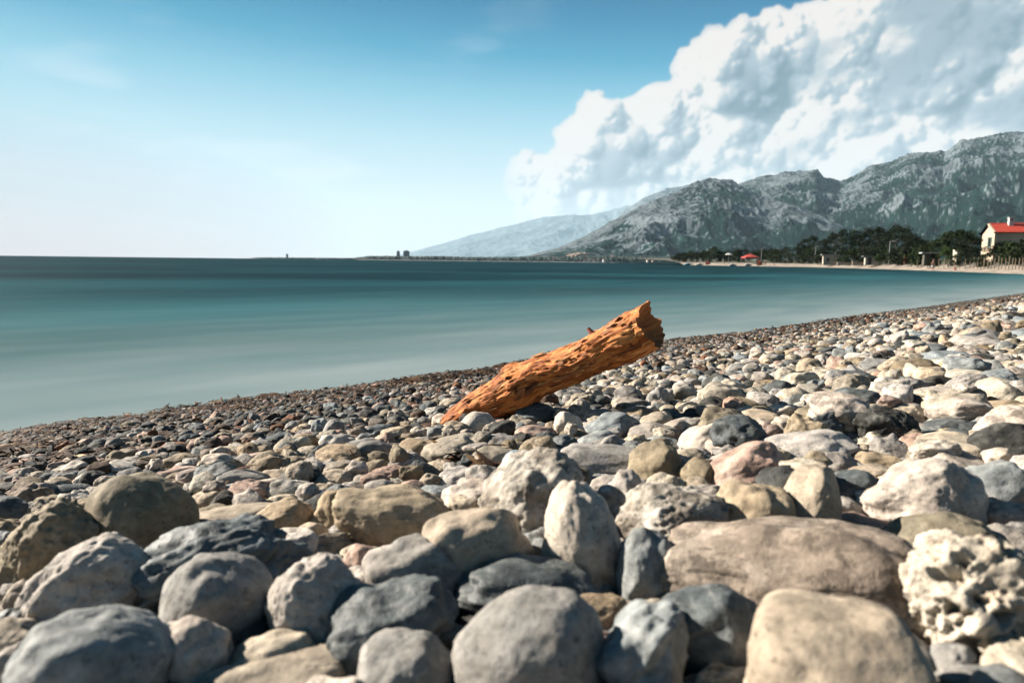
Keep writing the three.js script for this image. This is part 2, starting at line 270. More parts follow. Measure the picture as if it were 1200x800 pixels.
// stones one can pick out in the photograph: sight line to the middle, width and height there, turn, kind, label, shape
const HERO = [
  [164, 622, 126, 142, -4, 'olive', 'tall smooth olive brown dome-shaped stone standing behind the long dark stone', { pow: 2.15, flats: 0, dent: 0.05 }],
  [63, 648, 104, 134, -22, 'olive', 'rough grey olive stone leaning beside the olive brown dome-shaped stone', { pow: 2.3, rough: 0.09 }],
  [247, 672, 245, 116, 9, 'slate', 'long dark slate boulder with a hollowed top ridge', { pow: 2.6, dent: 0.16, rough: 0.08 }],
  [283, 616, 140, 50, 6, 'beige', 'flat beige slab-like stone lying behind the long dark boulder', { pow: 2.7 }],
  [104, 698, 152, 132, 14, 'pale', 'rounded pale grey stone with brown pits in front of the leaning olive stone', { rough: 0.05, pits: 0.035 }],
  [254, 712, 132, 138, 3, 'grey', 'pyramid-shaped grey stone standing in front of the long dark boulder', { flats: 7, dent: 0.1 }],
  [120, 790, 192, 164, 8, 'blue', 'large smooth pale blue grey stone with a pale left face', { pow: 2.3, flats: 3, dent: 0.07 }],
  [222, 774, 98, 100, 5, 'pale', 'warm grey rounded stone wedged against the large pale blue grey one', {}],
  [320, 772, 104, 66, 8, 'cream', 'smooth cream wedge-shaped stone with a bare face', { flats: 4, rough: 0.02 }],
  [374, 718, 124, 138, 18, 'pale', 'upright pale grey stone with a deep natural hole in its side', { rough: 0.04, pits: 0.05 }],
  [456, 742, 170, 114, 16, 'slate', 'large blue slate stone with a rounded shoulder beside the pale holed stone', { dent: 0.1, rough: 0.04 }],
  [18, 740, 62, 56, 0, 'slate', 'small dark teal slate stone tucked beside the large pale blue grey stone', {}],
  [12, 786, 52, 62, 0, 'pale', 'pale grey upright stone squeezed beside the large pale blue grey stone', {}],
  [24, 704, 36, 44, 0, 'beige', 'small beige stone under the pitted pale grey stone', {}],
  [318, 806, 196, 56, 2, 'beige', 'wide flat beige stone in front of the cream wedge-shaped stone', { pow: 2.6 }],
  [3, 658, 44, 70, 0, 'slate', 'narrow dark stone beside the leaning olive stone', {}],
  [365, 632, 40, 42, -8, 'cream', 'small orange cream stone beside the tip of the long dark boulder', {}],
  [462, 612, 150, 84, -11, 'tan', 'smooth tan lens-shaped stone with a ridge along its top', { flats: 4, rough: 0.03 }],
  [404, 604, 74, 66, -20, 'tan', 'tan stone half hidden behind the lens-shaped one', { rough: 0.03 }],
  [558, 650, 132, 130, 24, 'beige', 'blocky beige stone propped beside the tall white diagonal stone', { pow: 2.5, flats: 6 }],
  [487, 684, 114, 106, 12, 'grey', 'grey stone with a bright worn facet beneath the tan lens-shaped stone', { flats: 7 }],
  [624, 590, 132, 122, 16, 'mottled', 'big white stone with black and brown blotches', { flats: 4, rough: 0.05, pits: 0.02 }],
  [682, 638, 94, 150, 22, 'white', 'tall pinkish white stone leaning diagonally beside the blotchy white stone', { pow: 2.4, flats: 4 }],
  [624, 698, 178, 78, -3, 'slate', 'low dark slate stone crossed by a thin white vein', { dent: 0.12 }, 1],
  [621, 774, 184, 166, 4, 'grey', 'large smooth oval grey green stone with one small dark hole', { pow: 2.3, flats: 2, dent: 0.04, rough: 0.02 }],
  [752, 770, 100, 150, -38, 'blue', 'glossy pale blue grey stone with a hooked end beside the large oval one', { dent: 0.14, flats: 3, rough: 0.04 }],
  [482, 792, 128, 96, -14, 'grey', 'grey stone with a raised tip in front of the blue slate stone', {}],
  [424, 660, 46, 46, 0, 'pink', 'flat pink stone under the tan lens-shaped stone', { flats: 7 }],
  [791, 614, 138, 102, 4, 'mottled', 'cream stone covered with small pits above a dark shaded stone', { pow: 2.5, rough: 0.05, pits: 0.05 }],
  [760, 668, 80, 110, 6, 'blue', 'upright blue grey stone beneath the pitted cream stone', {}],
  [930, 672, 322, 124, 4, 'taupe', 'very long flat brown stone with a shallow hollow and lengthwise crack', { pow: 2.7, flats: 3, dent: 0.1, crack: 0.03 }],
  [832, 746, 136, 116, 8, 'slate', 'round dark blue slate stone in front of the very long brown one', { flats: 4, dent: 0.06 }],
  [986, 800, 214, 184, 3, 'beige', 'large boxy pale taupe stone with grey specks', { pow: 3.2, flats: 3, dent: 0.05 }],
  [1152, 712, 200, 176, 12, 'porous', 'jagged porous white rock with rusty orange cavities', { pow: 2.3, dent: 0.2, flats: 8 }],
  [946, 602, 70, 126, -18, 'beige', 'upright thumb-shaped beige stone with a grooved tip', { flats: 3 }],
  [884, 612, 96, 102, 12, 'tan', 'pointed tan stone beside the upright thumb-shaped one', { flats: 6 }],
  [870, 558, 108, 64, 34, 'pink', 'smooth pale pink oblong stone tipped downhill behind the pointed tan stone', { rough: 0.02, flats: 2 }],
  [1000, 573, 58, 46, 8, 'slate', 'small dark blue stone beside the upright thumb-shaped stone', {}],
  [1082, 586, 128, 106, 14, 'pale', 'pale lilac grey stone with a cluster of chalky pits', { flats: 3, pits: 0.03 }],
  [1166, 574, 80, 66, 14, 'blue', 'grey stone with a white split face beside the pale lilac grey one', { flats: 7 }],
  [1092, 636, 130, 78, 10, 'olive', 'tan grey flat stone between the very long brown stone and the porous rock', {}],
  [1188, 612, 60, 46, -8, 'pink', 'pink and white banded stone above the porous white rock', {}],
  [992, 598, 46, 32, 0, 'pale', 'small pale stone below the small dark blue one', {}],
  [1112, 778, 60, 50, 10, 'grey', 'small grey stone wedged under the porous white rock', {}],
  [1136, 800, 70, 44, 0, 'grey', 'grey stone at the foot of the porous white rock', {}],
  [1040, 503, 74, 54, -4, 'black', 'round black stone with white specks among pale cobbles', { flats: 2, rough: 0.11, pow: 2.2 }],
  [849, 469, 64, 42, -4, 'beige', 'rounded sandy beige cobble with a dark patch', { flats: 3 }],
  [942, 531, 120, 56, 8, 'pale', 'broad whitish stone with a dark underside beside the black speckled stone', {}],
  [1028, 547, 64, 34, 3, 'tan', 'flat oval tan stone below the black speckled stone', { pow: 2.2, flats: 1, rough: 0.02 }],
  [1127, 530, 104, 46, 5, 'cream', 'long cream stone with brownish green growth at one side', { flats: 2 }],
  [1178, 526, 90, 66, 12, 'black', 'big dark grey stone with white blotches beside the long cream stone', {}],
  [1112, 503, 58, 28, 4, 'slate', 'dark flat stone between the black speckled and the blotched stones', {}],
  [1112, 467, 84, 30, 2, 'pale', 'flat pale stone with a pitted top edge', { pow: 2.7 }],
  [1182, 483, 66, 32, 2, 'tan', 'yellowish stone above the dark blotched stone', {}],
  [890, 495, 70, 30, -6, 'cream', 'cream wedge of stone with an orange end', {}],
  [1006, 470, 58, 30, 0, 'slate', 'dark rounded slate stone above the black speckled stone', {}],
  [1070, 434, 42, 24, 2, 'beige', 'small round beige cobble above the flat pale stone', { flats: 1 }],
  [1136, 447, 58, 30, 0, 'cream', 'pale cream cobble with a pointed end', {}],
  [432, 532, 62, 36, 2, 'grey', 'smooth grey flat-topped stone by the foot of the driftwood', { pow: 2.8, flats: 2 }],
  [490, 531, 50, 34, 3, 'tan', 'brown faceted stone between the grey flat-topped stone and the driftwood', { flats: 7 }],
  [560, 500, 46, 38, 6, 'white', 'angular white stone in front of the buried end of the driftwood', { flats: 7 }],
  [626, 489, 52, 34, 10, 'slate', 'dark stone leaning against the driftwood', { flats: 7 }],
  [628, 470, 32, 26, -10, 'grey', 'small grey stone touching the underside of the driftwood', {}],
  [671, 467, 50, 28, -12, 'grey', 'oblong grey stone lying below the raised part of the driftwood', {}],
  [628, 513, 54, 32, 2, 'pink', 'pinkish white flat stone below the dark stone leaning on the driftwood', {}],
  [666, 500, 34, 40, 24, 'white', 'white upright stone with brown flecks near the driftwood', { flats: 6 }],
  [720, 503, 68, 42, 16, 'blue', 'rounded blue grey stone with a sloping top near the driftwood', {}],
  [702, 520, 52, 34, 0, 'blue', 'smooth blue grey pebble-like stone in front of the sloping one', { flats: 1 }],
  [660, 527, 40, 36, 12, 'slate', 'dark faceted stone beside the pinkish white flat stone', { flats: 7 }],
  [540, 566, 62, 36, 0, 'pale', 'pale flat stone behind the blocky beige stone', {}],
  [584, 541, 64, 34, -10, 'beige', 'flat tan slab behind the blotchy white stone', { pow: 2.8 }],
  [706, 546, 104, 46, 2, 'grey', 'broad flat grey beige slab behind the leaning white stone', { pow: 3 }],
  [767, 548, 70, 66, 14, 'olive', 'dark brown wedge of stone above the pitted cream stone', { flats: 7 }],
  [822, 560, 52, 50, 10, 'olive', 'brown rounded stone in front of the pale pink oblong one', {}],
  [728, 578, 74, 46, 4, 'pale', 'pale stone behind the tall leaning white stone', {}],
  [822, 522, 58, 46, 18, 'white', 'whitish pointed stone behind the dark brown wedge', { flats: 6 }],
  [768, 502, 42, 40, 6, 'beige', 'greyish beige block of stone in front of the sandy cobble', { flats: 6 }],
  [375, 505, 24, 30, 6, 'blue', 'small upright blue grey stone of a touching pair', {}],
  [391, 505, 26, 30, 0, 'grey', 'small upright grey stone of a touching pair', {}],
  [398, 523, 50, 30, -12, 'white', 'white smooth stone in front of the touching pair of upright stones', {}],
  [280, 568, 68, 34, 4, 'grey', 'flat greenish grey stone behind the flat beige slab-like stone', { pow: 2.7 }],
  [279, 578, 46, 26, -6, 'blue', 'small rounded blue grey stone resting before the flat greenish grey one', {}],
  [336, 577, 56, 32, 6, 'mottled', 'whitish stone with a dark end near the flat greenish grey one', {}],
  [330, 602, 74, 32, 4, 'mottled', 'brown and white mottled flat stone behind the small orange cream stone', {}],
  [80, 578, 56, 20, -4, 'slate', 'long thin dark stone among the small brown pebbles', { pow: 2.6 }],
  [73, 565, 34, 24, 0, 'grey', 'rounded grey green stone behind the long thin dark stone', {}],
  [137, 539, 25, 22, -30, 'olive', 'small olive tan stone standing among brown pebbles', {}],
  [208, 556, 54, 18, 0, 'pink', 'pink flat stone behind the olive brown dome-shaped stone', {}],
  [225, 562, 36, 26, 6, 'pink', 'pale pink stone beside the pink flat stone', {}],
  [300, 542, 50, 24, 8, 'pink', 'pinkish white rough stone behind the flat greenish grey stone', {}],
  [445, 508, 40, 22, 4, 'slate', 'dark grey stone behind the smooth grey flat-topped stone', {}],
  [700, 492, 36, 24, 0, 'pale', 'pale rounded stone behind the sloping blue grey stone', {}],
  [938, 470, 60, 28, -16, 'cream', 'long cream stone pointing at the sandy beige cobble', {}],
  [960, 492, 56, 30, -6, 'olive', 'olive rounded stone beside the dark rounded slate stone', {}],
  [1150, 405, 60, 22, 0, 'pale', 'long pale stone on the upper beach', {}],
  [1080, 398, 44, 20, 0, 'blue', 'flat blue grey stone on the upper beach', {}],
  [1120, 424, 70, 26, 2, 'blue', 'broad blue grey stone behind the pale cream cobble', {}],
];
const stones = [];                                         // every stone for contact and filling: x, y, z, plan radius, top
const CELL = 0.12, hash = new Map();
const cellOf = (x, z) => Math.floor(x / CELL) * 4096 + Math.floor(z / CELL);
function remember(s) { stones.push(s); for (let i = Math.floor((s.x - s.r) / CELL); i <= Math.floor((s.x + s.r) / CELL); i++) for (let j = Math.floor((s.z - s.r) / CELL); j <= Math.floor((s.z + s.r) / CELL); j++) { const k = i * 4096 + j; if (!hash.has(k)) hash.set(k, []); hash.get(k).push(s); } }
function heightAt(x, z) { let h = ground(x, z); for (const s of hash.get(cellOf(x, z)) ?? []) { const q = ((x - s.x) ** 2 + (z - s.z) ** 2) / (s.r * s.r); if (q < 1) h = Math.max(h, s.y + s.b * Math.sqrt(1 - q)); } return h; }
function crowded(x, z, r, k) { for (let i = Math.floor((x - r) / CELL); i <= Math.floor((x + r) / CELL); i++) for (let j = Math.floor((z - r) / CELL); j <= Math.floor((z + r) / CELL); j++) for (const s of hash.get(i * 4096 + j) ?? []) if ((x - s.x) ** 2 + (z - s.z) ** 2 < ((r + s.r) * k) ** 2) return true; return false; }
const right = new THREE.Vector3(1, 0, 0).transformDirection(camera.matrixWorld);
HERO.forEach(([px, py, w, h, turn, kind, label, shape, seedUp = 0], i) => {
  const [cls, mat, surf] = KIND[kind], seed = 1000 + i * 7 + seedUp;
  let lift = 0.03, c = meet(px, py, lift), dep = 1;
  for (let k = 0; k < 8; k++) { dep = project(c)[2]; lift = 0.55 * (h / 2) * dep / FOCAL; c = meet(px, py, lift); }
  const a = w / 2 * dep / FOCAL, b = h / 2 * dep / FOCAL, R = rng(seed), deep = clamp(Math.sqrt(a * b) * (0.85 + 0.25 * R()), 0.55 * Math.max(a, b), 1.15 * Math.max(a, b));
  // sizes of the unturned block that give the seen width and height once turned
  const big = Math.max(w, h), detail = big > 100 ? 26 : big > 58 ? 18 : 12;
  let g = stoneGeometry(seed, detail, [a, b, deep], { ...surf, ...shape });
  g.computeVertexNormals();
  stoneColours(g, seed, cls, Math.max(a, b) * 0.8 + 0.02);
  g = planarUv(g, 0.22);
  const m = new THREE.Mesh(g, mat); m.name = numbered('beach_stone'); m.castShadow = m.receiveShadow = true;
  const yaw = Math.atan2(-c.x, -c.z) + Math.PI;           // its broad side looks down the beach at the log's side
  m.rotation.order = 'YXZ'; m.rotation.set((R() - 0.5) * 0.2, yaw, -THREE.MathUtils.degToRad(turn));
  m.position.copy(c); scene.add(m); tag(m, label, 'stone', 'large stones of the near beach');
  remember({ x: c.x, y: c.y - 0.1 * b, z: c.z, r: Math.sqrt(a * deep) * 0.92, b: b * 0.95, hero: true });
});
console.log('heroes', HERO.length);

// the looser run of the beach: stones get smaller towards the waterline
const VAR = 14, variants = [], lowVariants = [], pebbleVariants = [];
for (let v = 0; v < VAR; v++) {
  const o = { pow: 2.15 + 0.7 * ((v * 0.37) % 1), flats: 2 + (v % 6), rough: 0.02 + 0.035 * ((v * 0.61) % 1), dent: 0.08 + 0.08 * ((v * 0.29) % 1), pits: v % 5 === 0 ? 0.05 : 0 };
  const half = [1, 0.52 + 0.3 * ((v * 0.43) % 1), 0.66 + 0.3 * ((v * 0.71) % 1)];
  const cls = [[1, 1, 1], v % 3 === 0 ? [0.5, 0.46, 0.42] : [0.74, 0.71, 0.67], 0.75, v % 4 === 1 ? 0.5 : 0, 0.3, v % 7 === 2 ? 0.4 : 0];
  variants.push(planarUv(stoneColours(stoneGeometry(500 + v, 15, half, o), v + 5, cls, 0.8), 1.9));
  lowVariants.push(planarUv(stoneColours(stoneGeometry(500 + v, 7, half, o), v + 5, cls, 0.8), 1.9));
  if (v < 8) pebbleVariants.push(planarUv(stoneColours(stoneGeometry(600 + v, 4, half, { ...o, pits: 0 }), v + 5, cls, 0.8), 1.9));
}
const TINT = { umber: [0.0660, 0.0414, 0.0282], rust: [0.1496, 0.0660, 0.0334], olive: [0.1818, 0.1508, 0.1068], tan: [0.2598, 0.2079, 0.1457], beige: [0.2857, 0.2468, 0.1977], cream: [0.3536, 0.3117, 0.2497], pale: [0.3335, 0.3018, 0.2746], grey: [0.2323, 0.2174, 0.2033], blue: [0.1869, 0.2028, 0.2079], slate: [0.0729, 0.0808, 0.0830], black: [0.0469, 0.0469, 0.0440], taupe: [0.2079, 0.1638, 0.1299], pink: [0.3017, 0.2179, 0.1818], white: [0.4101, 0.3696, 0.3256] };
const INLAND_MIX = ['pale', 'pale', 'white', 'white', 'grey', 'grey', 'blue', 'slate', 'beige', 'beige', 'cream', 'cream', 'pink', 'tan', 'olive', 'black'], SEA_MIX = ['slate', 'slate', 'slate', 'black', 'black', 'black', 'umber', 'umber', 'umber', 'umber', 'rust', 'olive', 'taupe', 'grey', 'blue', 'slate', 'pink'];
const loose = [];
{
  const R = rng(4242), gauss = () => (R() + R() + R() - 1.5) / 0.5;
  const meanR = (s) => pw([[-0.5, 0.010], [0.3, 0.013], [0.9, 0.016], [1.5, 0.022], [2.1, 0.034], [2.6, 0.05], [3.2, 0.063], [4, 0.075], [8, 0.085]], s);
  const passes = [[0.105, 0.15, 6000, 26], [0.075, 0.105, 15000, 26], [0.05, 0.075, 40000, 26], [0.034, 0.05, 60000, 18], [0.022, 0.034, 110000, 12], [0.014, 0.022, 190000, 8], [0.009, 0.014, 240000, 4.2]];
  for (const [r0, r1, darts, far] of passes) for (let k = 0; k < darts; k++) {
    const d = 0.34 + (far - 0.34) * Math.pow(R(), far > 20 ? 0.62 : 0.75), x = (R() * 2 - 1) * (0.80 * d + 0.5), z = -d, s = inland(x, z);
    if (s < -0.25 || (d < 1.15 && r0 > 0.035)) continue;
    const r = r0 + (r1 - r0) * R() ** 1.4, want = meanR(s) * (d > 8 ? 1 + (d - 8) * 0.03 : 1), q = r / want;
    if (q > 2.0 || (q > 1.25 && R() > 0.30 * (2.05 - q)) || (q > 0.8 && q <= 1.25 && R() > 0.85)) continue;
    if (q < 0.16) continue;
    if (crowded(x, z, r, 0.74)) continue;
    const y0 = ground(x, z);
    loose.push({ x, z, d, r, s, q, layer: 0, y0 });
    remember({ x, y: y0 + r * 0.12, z, r, b: r * 0.62 });
  }
  // stones lying on top of others
  const upper = [[0.06, 0.095, 1500, 24], [0.035, 0.06, 4200, 20], [0.018, 0.035, 9000, 10]];
  const laid = [];
  for (const [r0, r1, darts, far] of upper) for (let k = 0; k < darts; k++) {
    const d = 0.55 + (far - 0.55) * Math.pow(R(), 0.7), x = (R() * 2 - 1) * (0.8 * d + 0.3), z = -d, s = inland(x, z), r = r0 + (r1 - r0) * R();
    if (s < 0.25 || d < 1.2 || r > meanR(s) * 1.25 || r < meanR(s) * 0.4) continue;
    if (laid.some((l) => (l.x - x) ** 2 + (l.z - z) ** 2 < ((l.r + r) * 1.05) ** 2)) continue;
    let onHero = false; for (const q of hash.get(cellOf(x, z)) ?? []) if (q.hero && (x - q.x) ** 2 + (z - q.z) ** 2 < (q.r * 0.95 + r * 0.5) ** 2) onHero = true;
    if (onHero || crowdedHero(x, z, r)) continue;
    let h = 0; for (const [i, j] of [[0, 0], [0.5, 0], [-0.5, 0], [0, 0.5], [0, -0.5]]) h += heightAt(x + i * r, z + j * r) / 5;
    if (h - ground(x, z) > meanR(s) * 1.1) continue;
    loose.push({ x, z, d, r, s, q: 1, layer: 1, y0: h }); laid.push({ x, z, r });
  }
  function crowdedHero(x, z, r) { for (const q of stones) { if (!q.hero) break; if ((x - q.x) ** 2 + (z - q.z) ** 2 < (q.r * 0.8 + r * 0.7) ** 2) return true; } return false; }
  for (const o of loose) {
    const mix = R() < sstep(0.9, 2.5, o.s + 0.3 * gauss()) ** 1.3 ? INLAND_MIX : SEA_MIX;
    o.kind = mix[Math.floor(R() * mix.length)]; o.v = Math.floor(R() * VAR); o.seed = R();
    const e = new THREE.Euler((R() - 0.5) * (o.layer ? 0.5 : 0.75), R() * 6.283, (R() - 0.5) * (o.layer ? 0.5 : 0.75));
    o.quat = new THREE.Quaternion().setFromEuler(e);
    const hy = 0.72 + 0.5 * R();
    o.scale = new THREE.Vector3(o.r * 1.16, o.r * 1.16 * hy, o.r * 1.16);
    o.pos = new THREE.Vector3(o.x, o.y0 + o.r * (o.layer ? 0.34 : 0.20) * hy, o.z);
    const [px, py, dep] = project(o.pos); o.size = px > -30 && px < 1230 && py < 820 ? o.r / dep : 0;
    o.tone = 0.82 + 0.36 * R(); o.warm = (R() - 0.5) * 0.1;
    o.color = TINT[o.kind].map((c, j) => c * o.tone * (1 + o.warm * (1 - j)));
  }
  console.log('loose', loose.length);
}
const mats = {};
const looseMat = (kind, k) => mats[kind + k] ??= (() => { const m = new THREE.MeshPhysicalMaterial({ specularIntensity: 0.35, vertexColors: true, roughness: kind === 'slate' || kind === 'black' ? 0.66 : 0.84, map: k === 1 ? mottleMap : grainMap, bumpMap: k === 2 ? pitBump : stoneBump, bumpScale: 0.0025 }); const t = [0.92, 1.0, 1.08][k]; m.color.setRGB(...TINT[kind].map((c) => Math.min(0.85, c * t))); return m; })();
{
  // the 205 that show largest are stones of their own; the many others are one mass
  const bySize = [...loose].sort((a, b) => b.size - a.size), own = new Set(bySize.slice(0, 202));
  const shapeWord = ['rounded', 'faceted', 'smooth', 'blocky', 'oval', 'uneven', 'lumpy'];
  const beside = (o) => { let best = '', bd = 1e9; for (const [p, w] of [[meet(560, 500), 'the buried end of the driftwood'], [meet(690, 455), 'the raised driftwood'], [meet(1040, 515), 'the black speckled stone'], [meet(1130, 700), 'the porous white rock'], [meet(165, 630), 'the olive brown dome-shaped stone'], [meet(930, 690), 'the very long brown stone'], [meet(430, 540), 'the grey flat-topped stone'], [meet(620, 770), 'the large oval grey green stone'], [meet(640, 610), 'the blotchy white stone'], [meet(280, 575), 'the flat greenish grey stone'], [meet(1140, 420), 'the long pale stone of the upper beach']]) { const d = Math.hypot(p.x - o.x, p.z - o.z); if (d < bd) { bd = d; best = w; } } return best; };
  for (const o of own) {
    const word = shapeWord[o.v % 7], m = new THREE.Mesh(variants[o.v], looseMat(o.kind, Math.floor(o.seed * 3)));
    m.name = numbered('cobble'); m.castShadow = m.receiveShadow = true; m.position.copy(o.pos); m.quaternion.copy(o.quat); m.scale.copy(o.scale); scene.add(m);
    const size = o.r > 0.085 ? 'large ' : o.r < 0.05 ? 'small ' : '';
    tag(m, `${size}${word} ${KIND[o.kind]?.[3] ?? o.kind} cobble ${o.layer ? 'lying on other stones' : 'bedded'} near ${beside(o)}`, 'stone', 'cobbles of the stony beach');
  }
  const rest = loose.filter((o) => !own.has(o)), mass = new THREE.Group();
  mass.name = 'pebbles'; scene.add(mass); tag(mass, 'countless small pebbles and cobbles covering the beach', 'pebbles', null, 'stuff');
  const M = new THREE.Matrix4(), C = new THREE.Color();
  const instMat = [grainMap, mottleMap].map((map) => new THREE.MeshPhysicalMaterial({ specularIntensity: 0.3, vertexColors: true, roughness: 0.8, map, bumpMap: stoneBump, bumpScale: 0.003 }));
  const bins = new Map();
  for (const o of rest) { const low = o.size * FOCAL > 9, k = low ? 'a' + o.v : 'b' + (o.v % 8); if (!bins.has(k)) bins.set(k, []); bins.get(k).push(o); }
  let at = 0;
  for (const [k, list] of bins) {
    const im = new THREE.InstancedMesh(k[0] === 'a' ? lowVariants[+k.slice(1)] : pebbleVariants[+k.slice(1)], instMat[at++ % 2], list.length);
    im.name = 'pebble_mass'; im.castShadow = im.receiveShadow = true; im.userData.kind = 'stuff';
    list.forEach((o, i) => { im.setMatrixAt(i, M.compose(o.pos, o.quat, o.scale)); im.setColorAt(i, C.setRGB(...o.color)); });
    mass.add(im);
  }
  console.log('own', own.size, 'rest', rest.length);
}

// ------------------------------------------------------------------ the sea: smooth swell, milky with stirred-up silt and foam along the stones, wave shading painted into its colour
{
  const A = 420, rad = []; for (let r = 1.2; r < 2600;) { rad.push(r); r *= r < 40 ? 1.022 : 1.05; } rad.push(2600);
  const pos = [], col = [], uv = [], idx = [];
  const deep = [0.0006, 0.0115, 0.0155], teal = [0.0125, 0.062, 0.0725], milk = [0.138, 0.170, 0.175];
  for (const r of rad) for (let i = 0; i <= A; i++) {
    const a = -1.35 + 2.7 * i / A, x = Math.sin(a) * r, z = -Math.cos(a) * r, off = -inland(x, z), t = along(x, z);
    const flat = sstep(400, 20, r);
    const swell = 0.012 * n3(off * 0.35, t * 0.06, 1) + 0.008 * n3(off * 1.1 + 0.3 * t, t * 0.2, 7);
    pos.push(x, swell * flat * sstep(-0.5, 4, off), z);
    // painted wave shading: streaks and darkening out to sea, with silt and foam inshore
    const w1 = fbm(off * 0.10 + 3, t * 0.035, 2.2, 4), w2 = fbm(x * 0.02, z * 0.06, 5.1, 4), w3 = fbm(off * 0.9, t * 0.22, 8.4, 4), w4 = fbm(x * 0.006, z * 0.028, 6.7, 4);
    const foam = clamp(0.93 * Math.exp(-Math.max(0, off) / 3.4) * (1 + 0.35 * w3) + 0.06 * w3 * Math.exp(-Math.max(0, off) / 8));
    const siltAndShade = clamp(0.93 * Math.exp(-Math.max(0, off - 1) / 19) + 0.6 * w1 * Math.exp(-Math.max(0, off) / 60) + 0.34 * w2 + 0.22 * w4 + 0.04);
    for (let k = 0; k < 3; k++) col.push(lerp(lerp(deep[k], teal[k], siltAndShade), milk[k], foam));
    uv.push(x / 3, z / 3);
  }
  for (let j = 0; j < rad.length - 1; j++) for (let i = 0; i < A; i++) { const q = j * (A + 1) + i; idx.push(q, q + 1, q + A + 1, q + 1, q + A + 2, q + A + 1); }
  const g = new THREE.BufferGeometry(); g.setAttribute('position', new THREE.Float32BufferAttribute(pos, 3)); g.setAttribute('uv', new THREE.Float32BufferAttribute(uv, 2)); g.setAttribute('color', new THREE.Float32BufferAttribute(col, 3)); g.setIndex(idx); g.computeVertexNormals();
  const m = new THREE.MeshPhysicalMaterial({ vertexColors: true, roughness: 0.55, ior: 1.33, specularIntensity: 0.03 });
  top('sea', g, m, 'smooth teal sea with milky water along the shore', 'sea', null, 'structure');
}

